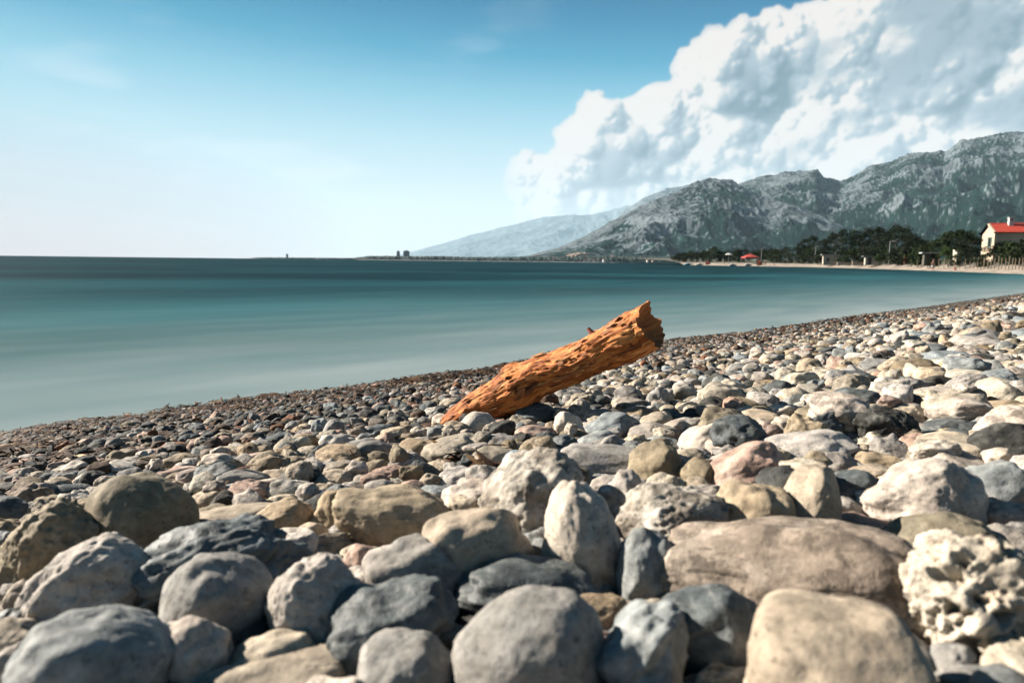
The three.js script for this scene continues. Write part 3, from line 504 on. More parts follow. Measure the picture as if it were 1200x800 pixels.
// ------------------------------------------------------------------ driftwood log leaning out of the stones
{
  const pathPx = [[496, 517, 2.60, 7], [528, 497, 2.57, 11], [556, 481, 2.54, 16], [585, 466, 2.50, 21], [612, 452, 2.47, 22], [634, 440, 2.44, 27], [655, 433, 2.41, 24], [682, 422, 2.38, 22], [710, 409, 2.34, 22.5], [735, 397, 2.30, 24], [752, 388, 2.28, 26], [764, 382, 2.26, 27]];
  const pts = [], radii = [];
  for (const [px, py, d, r] of pathPx) { const q = ray(px, py), k = d / -q.z; pts.push(new THREE.Vector3(q.x * k, EYE + q.y * k, q.z * k)); radii.push(r * d / FOCAL); }
  const curve = new THREE.CatmullRomCurve3(pts), NU = 240, NV = 110, fr = curve.computeFrenetFrames(NU, false);
  const base = pts[0].clone(); base.y = ground(base.x, base.z);
  const log = thing('driftwood_log', base.toArray(), 'orange brown driftwood log leaning up out of the stones with a broken end', 'driftwood');
  const C0 = curve.getPointAt(1), axisEnd = curve.getTangentAt(1);
  const up0 = new THREE.Vector3(0, 1, 0);
  const pos = [], col = [], uv = [], idx = [], rim = [];
  const rr = (u) => { const f = u * (radii.length - 1), i = Math.min(radii.length - 2, Math.floor(f)); const t = f - i, s = t * t * (3 - 2 * t); return lerp(radii[i], radii[i + 1], s); };
  for (let i = 0; i <= NU; i++) {
    const u = i / NU, c = curve.getPointAt(u), t = curve.getTangentAt(u);
    const side = new THREE.Vector3().crossVectors(up0, t).normalize(), up = new THREE.Vector3().crossVectors(t, side).normalize();   // side points away, up is up
    for (let j = 0; j <= NV; j++) {
      const v = j / NV * Math.PI * 2, cx = Math.cos(v), sy = Math.sin(v), L = u * 5.2;
      let r = rr(u);
      const lump = fbm(L * 0.9 + 3, cx * 0.9, sy * 0.9, 3), grain = fbm(L * 0.9, cx * 4.2, sy * 4.2 + 9, 4), fine = fbm(L * 3.0, cx * 9, sy * 9, 3), fibreN = fbm(L * 0.7 + 40, cx * 11, sy * 11, 3), split = 1 - sstep(0.0, 0.055, Math.abs(fbm(L * 0.5 + 60, cx * 2.6, sy * 2.6, 3)));
      // flakes of bark that still cling, with edges of their own
      const flake = sstep(0.04, 0.10, fbm(L * 1.7 + 11, cx * 1.6, sy * 1.6, 4) - 0.02 + 0.16 * sstep(0.62, 0.2, u));
      const knot = Math.exp(-(((u - 0.455) / 0.035) ** 2) - ((v - 1.9) / 0.5) ** 2), knot2 = Math.exp(-(((u - 0.63) / 0.03) ** 2) - ((v - 2.9) / 0.45) ** 2);
      r *= 1 + 0.15 * lump + 0.06 * grain + 0.03 * fine + 0.035 * fibreN - 0.07 * split + 0.05 * flake + 0.35 * knot - 0.2 * Math.exp(-(((u - 0.455) / 0.013) ** 2) - ((v - 1.9) / 0.2) ** 2) + 0.12 * knot2;
      const p = c.clone().addScaledVector(up, sy * r).addScaledVector(side, -cx * r);
      if (i === NU) rim.push([v, r, up.clone(), side.clone()]);
      // ragged rim: splinters stand out further than the core
      if (u > 0.93) { const e = (u - 0.93) / 0.07; p.addScaledVector(t, e * e * (0.016 * fbm(cx * 1.6 + 4, sy * 1.6, 3, 2) * 1.4 + 0.03 * Math.exp(-(((v - 1.25) / 0.45) ** 2)) - 0.02 * Math.exp(-(((v - 0.35) / 0.3) ** 2)))); }
      pos.push(p.x - base.x, p.y - base.y, p.z - base.z); uv.push(u * 2.4, v / 6.283 * 0.9);
      const wood = [0.43, 0.150, 0.040], bark = [0.24, 0.070, 0.020], pale = [0.52, 0.24, 0.085], deepc = [0.045, 0.014, 0.006];
      const crackA = 1 - sstep(0.02, 0.10, Math.abs(fbm(L * 0.55 + 20, cx * 3.3, sy * 3.3, 3)));
      let m = wood.map((w, k) => lerp(lerp(w, pale[k], sstep(0.0, 0.35, grain + 0.3 * fine)), bark[k], flake * 0.75));
      m = m.map((w, k) => lerp(w, deepc[k], clamp(0.85 * split + 0.4 * sstep(0.1, 0.4, fibreN) + 0.3 * crackA * sstep(-0.1, 0.3, fine + 0.15) + 0.35 * sstep(0.34, 0.5, fbm(L * 4, cx * 6, sy * 6 + 3, 3)) + 0.6 * knot * knot)));
      const tone = 1 + 0.3 * fine + 0.2 * lump; col.push(...m.map((w) => clamp(w * tone, 0.01, 0.85)));
    }
  }
  for (let i = 0; i < NU; i++) for (let j = 0; j < NV; j++) { const a = i * (NV + 1) + j; idx.push(a, a + 1, a + NV + 1, a + 1, a + NV + 2, a + NV + 1); }
  const g = new THREE.BufferGeometry(); g.setAttribute('position', new THREE.Float32BufferAttribute(pos, 3)); g.setAttribute('color', new THREE.Float32BufferAttribute(col, 3)); g.setAttribute('uv', new THREE.Float32BufferAttribute(uv, 2)); g.setIndex(idx); g.computeVertexNormals();
  const sA = tileFbm(311, 4, 6, 0.6), fibre = texture(512, (u, v) => { const k = 0.62 + 0.7 * (sA(u * 1, v * 1) - 0.5) + 0.5 * (fC(u * 0.25, v) - 0.5); return [k + 0.2, k + 0.19, k + 0.17]; });
  const fibreBump = texture(512, (u, v) => { const s = fC(u * 0.125, v), q = sA(u, v); return clamp(0.5 + 0.7 * (s - 0.5) + 0.7 * (q - 0.5)); });
  const wood = new THREE.MeshPhysicalMaterial({ specularIntensity: 0.35, vertexColors: true, roughness: 0.78, map: fibre, bumpMap: fibreBump, bumpScale: 0.006 });
  const trunk = part('trunk', g, wood, log);
  // the broken, hollowed end
  const ep = [], ec = [], ei = [], RN = 14, last = NU * (NV + 1);
  const mid = C0.clone().addScaledVector(axisEnd, -0.03).sub(base);
  for (let k = 0; k <= RN; k++) for (let j = 0; j <= NV; j++) {
    const f = 1 - k / RN, o = (last + j) * 3, e = new THREE.Vector3(pos[o], pos[o + 1], pos[o + 2]), p = mid.clone().lerp(e, f);
    const v = j / NV * 6.283; p.addScaledVector(axisEnd, (1 - f) * f * -0.16 + 0.012 * fbm(Math.cos(v) * f * 5, Math.sin(v) * f * 5, 2, 3) * (k ? 1 : 0));
    ep.push(p.x, p.y, p.z);
    const rg = 0.5 + 0.5 * Math.sin(f * 26 + 2 * fbm(Math.cos(v) * f * 2, Math.sin(v) * f * 2, 5, 2)), dk = sstep(-0.2, 0.4, fbm(Math.cos(v) * f * 3, Math.sin(v) * f * 3, 8, 3));
    ec.push(...[0.30, 0.115, 0.038].map((w) => w * (0.85 + 0.2 * rg + 0.2 * dk)));
  }
  for (let k = 0; k < RN; k++) for (let j = 0; j < NV; j++) { const a = k * (NV + 1) + j; ei.push(a, a + 1, a + NV + 1, a + 1, a + NV + 2, a + NV + 1); }
  const eg = new THREE.BufferGeometry(); eg.setAttribute('position', new THREE.Float32BufferAttribute(ep, 3)); eg.setAttribute('color', new THREE.Float32BufferAttribute(ec, 3)); eg.setIndex(ei); eg.computeVertexNormals();
  const be = part('broken_end', eg, new THREE.MeshStandardMaterial({ vertexColors: true, roughness: 0.9 }), log); be.userData.label = 'hollowed broken end of the log';
  // snapped side twig on top and loose strips of bark
  const at = (u, v, out = 1) => { const c = curve.getPointAt(u), t = curve.getTangentAt(u), s = new THREE.Vector3().crossVectors(up0, t).normalize(), up = new THREE.Vector3().crossVectors(t, s).normalize(), r = rr(u) * out; return c.addScaledVector(up, Math.sin(v) * r).addScaledVector(s, -Math.cos(v) * r).sub(base); };
  const stubFrom = at(0.80, 1.55, 0.8), stubTo = at(0.79, 1.55, 1.36);
  const stub = new THREE.CylinderGeometry(0.006, 0.013, stubFrom.distanceTo(stubTo), 10, 3); stub.translate(0, stubFrom.distanceTo(stubTo) / 2, 0); stub.applyQuaternion(new THREE.Quaternion().setFromUnitVectors(up0, stubTo.clone().sub(stubFrom).normalize())); stub.translate(...stubFrom.toArray());
  part('twig_stub', stub, std(0.34, 0.07, 0.04, 0.8), log);
  const RB = rng(91), barkMats = [std(0.46, 0.17, 0.055, 0.85), std(0.66, 0.30, 0.10, 0.85), std(0.30, 0.10, 0.035, 0.9)];
  for (let k = 0; k < 46; k++) {
    const u0 = 0.04 + 0.92 * RB(), v0 = -0.5 + 3.4 * RB(), len = 0.02 + 0.05 * RB(), wv = 0.08 + 0.16 * RB(), p = [], id = [];
    for (let i = 0; i <= 5; i++) for (let j = 0; j <= 2; j++) { const f = i / 5, taperK = Math.sin(f * 2.6 + 0.3), q = at(clamp(u0 + (f - 0.5) * len, 0.01, 0.99), v0 + (j - 1) * wv * taperK * 0.5, 1.07 + 0.10 * f * f + (j === 1 ? 0.02 : 0)); p.push(q.x, q.y, q.z); }
    for (let i = 0; i < 5; i++) for (let j = 0; j < 2; j++) { const a = i * 3 + j; id.push(a, a + 1, a + 3, a + 1, a + 4, a + 3); }
    const bg = new THREE.BufferGeometry(); bg.setAttribute('position', new THREE.Float32BufferAttribute(p, 3)); bg.setIndex(id); bg.computeVertexNormals(); part('bark_flake', bg, Object.assign(barkMats[k % 3], { side: THREE.DoubleSide }), trunk);
  }
}
console.log('log');

// ------------------------------------------------------------------ cast-up seaweed and litter along the waterline
{
  const R = rng(555), leaf = [], strips = [];
  for (let v = 0; v < 5; v++) {                        // curled ribbons of dry weed
    const p = [], id = [], curl = 1.2 + R() * 2.4, wid = 0.07 + 0.09 * R(), tw = (R() - 0.5) * 3;
    for (let i = 0; i <= 7; i++) { const f = i / 7, a = (f - 0.5) * curl, cx = Math.sin(a) / curl * 2, cy = (1 - Math.cos(a)) / curl * 2, w = wid * Math.sin(f * 2.7 + 0.25), b = tw * f; for (const s of [-1, 1]) p.push(cx, 0.25 - 0.6 * cy + s * w * Math.sin(b), s * w * Math.cos(b)); }
    for (let i = 0; i < 7; i++) { const a = i * 2; id.push(a, a + 1, a + 2, a + 1, a + 3, a + 2); }
    const g = new THREE.BufferGeometry(); g.setAttribute('position', new THREE.Float32BufferAttribute(p, 3)); g.setIndex(id); g.computeVertexNormals(); strips.push(g);
  }
  const mass = new THREE.Group(); mass.name = 'seaweed'; scene.add(mass); tag(mass, 'dry brown and black seaweed strewn along the waterline', 'seaweed', null, 'stuff');
  const cols = [[0.0068, 0.0043, 0.0028], [0.0098, 0.0060, 0.0035], [0.0196, 0.0087, 0.0038], [0.0392, 0.0147, 0.0060], [0.0588, 0.0234, 0.0079], [0.0256, 0.0158, 0.0087], [0.0060, 0.0049, 0.0038], [0.0784, 0.0430, 0.0158]];
  const list = strips.map(() => []), q = new THREE.Quaternion(), e = new THREE.Euler();
  const add = (x, z, lift, len, c) => { const y = heightAt(x, z); e.set((R() - 0.5) * 0.9, R() * 6.283, (R() - 0.5) * 0.35); list[Math.floor(R() * 5)].push([new THREE.Vector3(x, y + lift, z), q.clone().setFromEuler(e), new THREE.Vector3(len, len * (0.3 + 0.5 * R()), len), c ?? cols[Math.floor(R() * cols.length)]]); };
  for (let k = 0; k < 150000; k++) {
    const d = 1.6 + 22 * Math.pow(R(), 1.6), x = (R() * 2 - 1) * (0.8 * d + 0.3), z = -d, s = inland(x, z), t = along(x, z);
    const bank = 0.30 + 0.22 * n3(t * 0.5, 0.3, 4), keep = s < -0.06 ? 0 : Math.exp(-(((s - bank) / 0.42) ** 2)) * (0.7 + 0.6 * n3(x * 1.1, 2, z * 1.1)) + 0.22 * sstep(2.2, 0.7, s) * sstep(0.12, 0.5, n3(x * 1.4, 5, z * 1.4)) + 0.012 * sstep(3.2, 1.5, s);
    if (R() > keep) continue;
    add(x, z, 0.002 + 0.008 * R(), 0.018 + 0.026 * R() * (d > 5 ? 1.3 : 1));
  }
  for (const [px, py, n, w] of [[676, 420, 1500, 0.15], [725, 416, 600, 0.16], [630, 427, 600, 0.18], [520, 445, 260, 0.2], [255, 476, 260, 0.2], [1010, 372, 260, 0.5], [905, 395, 240, 0.4], [560, 545, 40, 0.08], [575, 562, 20, 0.05], [40, 530, 120, 0.14], [75, 545, 90, 0.12]]) {
    const c = meet(px, py); for (let k = 0; k < n; k++) { const a = R() * 6.283, r = w * Math.sqrt(R()) * (c.length() / 4 + 0.5); const x = c.x + Math.cos(a) * r * 1.5 * 0.7 + Math.sin(a) * 0.2 * r, z = c.z + Math.sin(a) * r * 0.6 - Math.cos(a) * r * 0.5; add(x, z, 0.003 + (px === 676 ? 0.13 : px === 725 || px === 630 ? 0.05 : 0.025) * R() * (1 - Math.min(1, r / w) * 0.5), 0.03 + 0.04 * R()); }
  }
  const m = new THREE.MeshPhysicalMaterial({ specularIntensity: 0.25, roughness: 0.75, side: THREE.DoubleSide }), M = new THREE.Matrix4(), C = new THREE.Color();
  let total = 0;
  list.forEach((l, v) => { const im = new THREE.InstancedMesh(strips[v], m, l.length); im.name = 'seaweed_strips'; im.userData.kind = 'stuff'; im.castShadow = im.receiveShadow = true; l.forEach(([p, qq, s, c], i) => { im.setMatrixAt(i, M.compose(p, qq, s)); im.setColorAt(i, C.setRGB(...c)); }); mass.add(im); total += l.length; });
  console.log('weed', total);
  // a few single leaves and twigs that stand out
  const yellow = std(0.55, 0.30, 0.03, 0.7, { side: THREE.DoubleSide }), twigMat = std(0.16, 0.07, 0.04, 0.9);
  [[14, 525, 'bright yellow seaweed blade at the pebbly edge', 0.09], [248, 474, 'curved yellow green seaweed blade on the waterline bank', 0.08], [100, 542, 'orange brown seaweed blade on small pebbles', 0.10]].forEach(([px, py, label, len], k) => {
    const c = meet(px, py, 0.02), g = strips[k % 5].clone(); const o = top('seaweed_blade', g, yellow, label, 'seaweed', 'bright seaweed blades'); o.position.set(c.x, heightAt(c.x, c.z) + 0.008, c.z); o.scale.set(len, len * 0.6, len * 0.7); o.rotation.y = 0.5 + k;
  });
  [[22, 0.4, 420, 553, 0.055, 'thin brown twig poking up beside the grey flat-topped stone'], [0, 0.15, 445, 446, 0.05, 'short dark twig standing up on the waterline bank'], [-60, 0.6, 155, 585, 0.06, 'dark curved twig among the pebbles behind the dome-shaped stone']].forEach(([deg, bend, px, py, len, label]) => {
    const c = meet(px, py), y = heightAt(c.x, c.z) - 0.01, a = THREE.MathUtils.degToRad(deg);
    const cv = new THREE.CatmullRomCurve3([new THREE.Vector3(0, 0, 0), new THREE.Vector3(-Math.sin(a) * len * 0.5 + bend * 0.01, Math.cos(a) * len * 0.5, 0), new THREE.Vector3(-Math.sin(a) * len, Math.cos(a) * len + bend * 0.012, 0.01)]);
    const o = top('twig', new THREE.TubeGeometry(cv, 8, 0.0016, 6), twigMat, label, 'twig', 'twigs among the stones'); o.position.set(c.x, y, c.z);
  });
}

// ------------------------------------------------------------------ mountains beyond the bay
const rockMap = texture(1024, (u, v) => { const a = fA(u, v), b = fB(u, v), c = fC(u, v); const k = 0.75 + 0.9 * (a - 0.5) + 0.5 * (c - 0.5) + 0.4 * (b - 0.5); return k; });
function massif(name, label, px0, px1, skyline, foot, dist, o) {
  // columns follow the compass, rows climb from the foot to the crest and a little beyond
  const NA = o.na, NR = o.nr, pos = [], col = [], uv = [], idx = [];
  for (let i = 0; i <= NA; i++) {
    const px = lerp(px0, px1, i / NA), a = Math.atan((px - 600) / FOCAL), cosA = Math.cos(a), rc = pw(dist, px) / cosA, r0 = pw(foot, px) / cosA;
    const crestY = Math.max(2, EYE + (HORIZON(px) - pw(skyline, px)) / FOCAL * pw(dist, px) * 1.014);
    for (let j = 0; j <= NR; j++) {
      const f = j / NR, up = f < 0.86 ? f / 0.86 : 1, r = f < 0.86 ? lerp(r0, rc, Math.pow(up, 0.85)) : rc + (f - 0.86) / 0.14 * (rc - r0) * 0.25;
      const x = Math.sin(a) * r, z = -Math.cos(a) * r;
      let h = f < 0.86 ? crestY * (o.curve * Math.pow(up, 2.1) + (1 - o.curve) * Math.pow(up, 1.05)) : crestY * (1 - 0.5 * (f - 0.86) / 0.14);
      const w = o.wave, rg = ridged(x / w + 0.4 * n3(x / w / 2, z / w / 2, 1), 0.3, z / w, 5), fine = ridged(x / w * 4.3, 2.2, z / w * 4.3, 4);
      const hold = 0.22 + 0.78 * (1 - Math.exp(-(((up - 1) / 0.22) ** 2)));
      h += crestY * o.rough * ((rg - 0.42) * 1.3 * hold * sstep(0, 0.25, up) + (fine - 0.42) * 0.30 * sstep(0.05, 0.4, up) * (0.45 + 0.55 * hold)) + crestY * o.rough * 0.10 * (ridged(x / w * 15, 4, z / w * 15, 3) - 0.4) * sstep(0.05, 0.3, up);
      pos.push(x, Math.max(h, -4 + j * 0.02), z); uv.push(x / (w * 0.5), (z + h * 1.2) / (w * 0.5));
      const scrub = clamp(sstep(o.tree0, o.tree1, -up * 1.1 + 0.75 * fbm(x / w * 2.2, 7, z / w * 2.2, 5) + 0.55 * (0.5 - rg) + 0.55));
      const spk = o.speckle ?? 22, speck = fbm(x / w * spk, 3, z / w * spk, 3), patch = sstep(-0.13, 0.13, speck * 1.15 + (scrub - 0.42) * 0.95);
      const rock = o.rock, green = o.green, tone = 1 + 0.5 * fbm(x / w * 8, 9, z / w * 8, 3);
      for (let k = 0; k < 3; k++) col.push(lerp(rock[k], green[k], patch) * tone);
    }
  }
  for (let i = 0; i < NA; i++) for (let j = 0; j < NR; j++) { const q = i * (NR + 1) + j; idx.push(q, q + NR + 1, q + 1, q + 1, q + NR + 1, q + NR + 2); }
  const g = new THREE.BufferGeometry(); g.setAttribute('position', new THREE.Float32BufferAttribute(pos, 3)); g.setAttribute('color', new THREE.Float32BufferAttribute(col, 3)); g.setAttribute('uv', new THREE.Float32BufferAttribute(uv, 2)); g.setIndex(idx); g.computeVertexNormals();
  const m = new THREE.MeshPhysicalMaterial({ specularIntensity: 0, vertexColors: true, roughness: 1, map: rockMap, side: THREE.DoubleSide });
  return top(name, g, m, label, 'mountain', 'mountains beyond the bay', 'structure');
}
const ROCK = [0.088, 0.104, 0.114], GREEN = [0.0048, 0.0150, 0.0125];
massif('mountain', 'rocky grey front mountain with a rounded summit above the bay', 590, 1075, [[590, 305], [620, 299], [650, 291], [680, 278], [705, 266], [725, 253], [748, 241], [770, 233], [790, 225], [812, 213], [832, 209], [850, 213], [868, 223], [890, 233], [915, 240], [940, 247], [970, 258], [1000, 272], [1040, 290], [1075, 304]], [[590, 2500], [800, 2350], [1075, 2300]], [[590, 3300], [700, 3700], [830, 3900], [1075, 3000]], { na: 620, nr: 190, curve: 0.35, rough: 0.20, wave: 900, rock: ROCK, green: GREEN, tree0: -0.3, tree1: 0.42, speckle: 30 });
massif('mountain', 'dark rugged mountain ridge rising behind the red-roofed house', 760, 1420, [[760, 262], [820, 232], [860, 218], [882, 211], [900, 209], [915, 206], [935, 204], [948, 203], [956, 211], [975, 216], [992, 208], [1010, 198], [1030, 194], [1050, 184], [1078, 181], [1092, 183], [1110, 171], [1128, 170], [1150, 163], [1175, 163], [1200, 156], [1260, 150], [1340, 170], [1420, 200]], [[760, 2700], [900, 1900], [1000, 1500], [1420, 1100]], [[760, 5200], [1000, 4700], [1200, 4200], [1420, 4000]], { na: 700, nr: 230, curve: 0.5, rough: 0.13, wave: 800, rock: ROCK, green: [0.0042, 0.0130, 0.0105], tree0: -0.75, tree1: 0.15, speckle: 44 });
massif('mountain', 'pale blue ridge peeping out behind the front mountain', 690, 1000, [[690, 285], [715, 262], [735, 243], [752, 234], [770, 226], [788, 221], [806, 219], [850, 222], [1000, 240]], [[690, 8600], [1000, 8600]], [[690, 11500], [1000, 11500]], { na: 240, nr: 90, curve: 0.3, rough: 0.15, wave: 1400, rock: ROCK, green: GREEN, tree0: 0.2, tree1: 1.0 });
massif('mountain', 'far hazy blue mountain ridge sinking towards the sea', 440, 800, [[440, 304], [470, 298], [490, 293], [520, 285], [548, 276], [575, 270], [600, 264], [625, 258], [650, 254], [668, 252], [690, 252], [710, 249], [735, 242], [800, 236]], [[440, 17000], [800, 16000]], [[440, 23000], [800, 21000]], { na: 300, nr: 80, curve: 0.3, rough: 0.13, wave: 2600, rock: ROCK, green: GREEN, tree0: 0.2, tree1: 1.0 });
console.log('mountains');

// ------------------------------------------------------------------ far shore: the beach across the bay and the land behind
const bay = [[18, 24], [34, 40], [50, 53], [60, 62], [64, 71], [63, 80], [69, 98], [76, 120], [86, 150], [99, 200], [106, 245], [100, 280], [90, 315], [86, 345], [105, 372], [170, 440], [300, 560], [520, 760]];   // side offset, depth
function bayPoint(px) { for (let i = 6; i < 13; i++) { const [x0, d0] = bay[i - 1], [x1, d1] = bay[i], k = (px - 600) / FOCAL; const f0 = x0 - k * d0, f1 = x1 - k * d1; if ((f0 >= 0 && f1 <= 0) || (f0 <= 0 && f1 >= 0)) { const t = f0 / (f0 - f1 || 1); return [lerp(x0, x1, t), lerp(d0, d1, t)]; } } const d = pw([[790, 345], [880, 280], [1000, 200], [1100, 120], [1200, 80]], px); return [(px - 600) / FOCAL * d, d]; }
const shoreUp = [[-30, -4], [-4, -0.5], [0, 0.0], [2.5, 0.3], [6, 0.75], [9, 1.1], [14, 1.35], [40, 2.4], [150, 4], [420, 6]];
{
  const pos = [], col = [], uv = [], idx = [], rows = shoreUp.length, pts = [];
  const cv = new THREE.CatmullRomCurve3(bay.map(([x, d]) => new THREE.Vector3(x, 0, -d)), false, 'centripetal'), N = 240;
  for (let i = 0; i <= N; i++) {
    const p = cv.getPoint(i / N), t = cv.getTangent(i / N), far = p.length();
    // inland is to the outer side of the bay
    const nrm = new THREE.Vector3(-t.z, 0, t.x).normalize(); const outward = new THREE.Vector3(p.x, 0, p.z).normalize(); if (nrm.dot(outward) < 0 && far > 90) nrm.negate(); if (far <= 90 && nrm.x < 0) nrm.negate(); nrm.lerp(outward, far > 90 ? 0.8 : 0).normalize();
    const k = 1;
    for (const [s, h] of shoreUp) { const x = p.x + nrm.x * s * k, z = p.z + nrm.z * s * k; pos.push(x, h + (s > 0 ? 0.10 * n3(x * 0.3, 1, z * 0.3) * Math.min(1, s / 4) : 0), z); uv.push(x / 4, z / 4); const g = s > 11 ? 1 : 0, q = 1 + 0.3 * n3(x * 0.5, 3, z * 0.5); col.push(...[0.185, 0.155, 0.128].map((v, j) => lerp(v, [0.04, 0.043, 0.023][j], g) * q)); }
  }
  for (let i = 0; i < N; i++) for (let j = 0; j < rows - 1; j++) { const q = i * rows + j; idx.push(q, q + 1, q + rows, q + 1, q + rows + 1, q + rows); }
  const g = new THREE.BufferGeometry(); g.setAttribute('position', new THREE.Float32BufferAttribute(pos, 3)); g.setAttribute('color', new THREE.Float32BufferAttribute(col, 3)); g.setAttribute('uv', new THREE.Float32BufferAttribute(uv, 2)); g.setIndex(idx); g.computeVertexNormals();
  top('far_shore', g, new THREE.MeshStandardMaterial({ vertexColors: true, roughness: 1, map: mottleMap, side: THREE.DoubleSide }), 'pebbly far shore curving round the bay', 'shore', null, 'structure');
}
const landY = (s) => pw(shoreUp, s);
// a place behind the far waterline: sight column px and metres inland
function behind(px, s) { const [x, d] = bayPoint(px), l = Math.hypot(x, d); return [x * (1 + s / l), landY(s), -d * (1 + s / l)]; }

// ------------------------------------------------------------------ trees
const trunkMat = std(0.09, 0.06, 0.04, 0.95);
const leafMats = [[0.0095, 0.0141, 0.0071], [0.0129, 0.0195, 0.0083], [0.0159, 0.0248, 0.0099], [0.0255, 0.0449, 0.0129], [0.0129, 0.0171, 0.0095]].map((c) => { const m = new THREE.MeshPhysicalMaterial({ specularIntensity: 0.12, vertexColors: true, roughness: 0.85, side: THREE.DoubleSide }); m.color.setRGB(...c); return m; });
function crownGeometry(seed, w, h, o) {
  const R = rng(seed), pos = [], col = [], nor = [], clumps = [];
  for (let k = 0; k < o.clumps; k++) { const a = R() * 6.283, v = Math.pow(R(), 0.8), env = o.cone ? (1 - v * 0.85) : Math.sqrt(Math.max(0.05, 1 - (v * 1.9 - 0.85) ** 2)), rad = env * w * 0.5 * Math.sqrt(R()) * 0.95; clumps.push([Math.cos(a) * rad, o.low * h + v * (1 - o.low) * h * 0.93, Math.sin(a) * rad, w * (0.11 + 0.10 * R()), 0.7 + 0.6 * R()]); }
  for (const [cx, cy, cz, cr, tone] of clumps) for (let k = 0; k < o.leaves; k++) {
    const u = R() * 2 - 1, a = R() * 6.283, s = Math.sqrt(1 - u * u), rr = cr * Math.pow(R(), 0.4), x = cx + Math.cos(a) * s * rr, y = cy + u * rr * 0.72, z = cz + Math.sin(a) * s * rr, L = o.leaf * (0.6 + 0.8 * R());
    const A = new THREE.Vector3(R() - 0.5, R() - 0.5, R() - 0.5).normalize().multiplyScalar(L), B = new THREE.Vector3(R() - 0.5, R() - 0.5, R() - 0.5).normalize().multiplyScalar(L * 0.7), n = new THREE.Vector3().crossVectors(A, B).normalize();
    for (const [i, j] of [[-0.5, -0.3], [0.5, -0.2], [0.1, 0.6]]) { pos.push(x + A.x * i + B.x * j, y + A.y * i + B.y * j, z + A.z * i + B.z * j); nor.push(n.x, n.y, n.z); const t = tone * (0.8 + 0.4 * R()); col.push(t * 1.02, t, t * 0.96); }
  }
  const g = new THREE.BufferGeometry(); g.setAttribute('position', new THREE.Float32BufferAttribute(pos, 3)); g.setAttribute('normal', new THREE.Float32BufferAttribute(nor, 3)); g.setAttribute('color', new THREE.Float32BufferAttribute(col, 3)); return g;
}
let treeSeed = 7000;
function tree(name, px, s, topPx, w, kind, label, group, o = {}) {
  const [x, y, z] = behind(px, s), d = -z, h = Math.max(1.2, EYE + (HORIZON(px) - topPx) / FOCAL * d - y), R = rng(treeSeed++);
  const t = thing(name, [x, y - 0.1, z], label, 'tree', group), tr = Math.max(0.09, h * 0.022);
  const limbs = [new THREE.CylinderGeometry(tr * 0.45, tr, h * 0.62, 7).translate(0, h * 0.31, 0)];
  for (let k = 0; k < 5; k++) { const a = R() * 6.283, l = h * (0.22 + 0.14 * R()), c = new THREE.CylinderGeometry(tr * 0.16, tr * 0.38, l, 5).translate(0, l / 2, 0).rotateZ(0.75 + 0.3 * R()).rotateY(a).translate(0, h * (0.28 + 0.07 * k), 0); limbs.push(c); }
  part('trunk', mergeGeometries(limbs), trunkMat, t);
  part('crown', crownGeometry(treeSeed * 3, w, h, { clumps: 30, leaves: 64, leaf: clamp(w * 0.075, 0.22, 0.5), low: 0.22, cone: false, ...o }), leafMats[kind], t);
  return t;
}
// tall dark pines behind the beach houses, their tops as in the photograph
[[938, 34, 280, 7], [948, 46, 276, 8], [962, 40, 279, 7], [972, 52, 272, 8], [984, 44, 268, 8], [996, 55, 268, 8], [1006, 40, 274, 7], [1014, 50, 266, 8], [1024, 46, 266, 7], [1034, 58, 270, 7], [1044, 44, 264, 9], [1054, 52, 266, 8], [1064, 40, 276, 7], [1074, 46, 280, 7]].forEach(([px, s, t, w], k) => tree('pine_tree', px, s, t, w, k % 2, 'tall dark pine in the grove behind the beach huts', 'pines of the grove', { low: 0.12, clumps: 30 }));
[[1092, 24, 281, 6], [1106, 26, 273, 6.5], [1120, 30, 270, 7]].forEach(([px, s, t, w], k) => tree('broadleaf_tree', px, s, t, w, 1 + k % 2, 'dark broadleaf tree beside the gable of the red-roofed house', 'trees beside the house'));
tree('broadleaf_tree', 1131, 14, 272, 4.2, 0, 'dense dark tree covering the middle of the house gable', 'trees in front of the house');
tree('broadleaf_tree', 1104, 13, 288, 3.0, 3, 'bright green young tree by the beach fence', null, { low: 0.1 });
[[1168, 14, 284, 4.5], [1180, 16, 283, 5], [1192, 13, 281, 5], [1206, 15, 280, 5.5], [1222, 16, 279, 5]].forEach(([px, s, t, w], k) => tree('broadleaf_tree', px, s, t, w, [0, 2, 1][k % 3], 'low bushy tree under the shaded house wall', 'bushy trees under the shaded house wall', { low: 0.06 }));
// paler olive-like trees in front of the grove
[[906, 20, 292, 8], [918, 18, 289, 8], [930, 16, 290, 8], [944, 15, 291, 7], [960, 17, 293, 7], [984, 16, 290, 7], [996, 15, 292, 7], [1008, 14, 292, 7], [1022, 15, 291, 6.5], [1034, 15, 294, 6], [1048, 14, 291, 6], [1060, 13, 290, 6], [1074, 13, 288, 6]].forEach(([px, s, t, w], k) => tree('olive_tree', px, s, t, w, k % 3 === 0 ? 2 : 4, 'low grey green tree along the back of the far beach', 'low trees along the far beach', { low: 0.05 }));
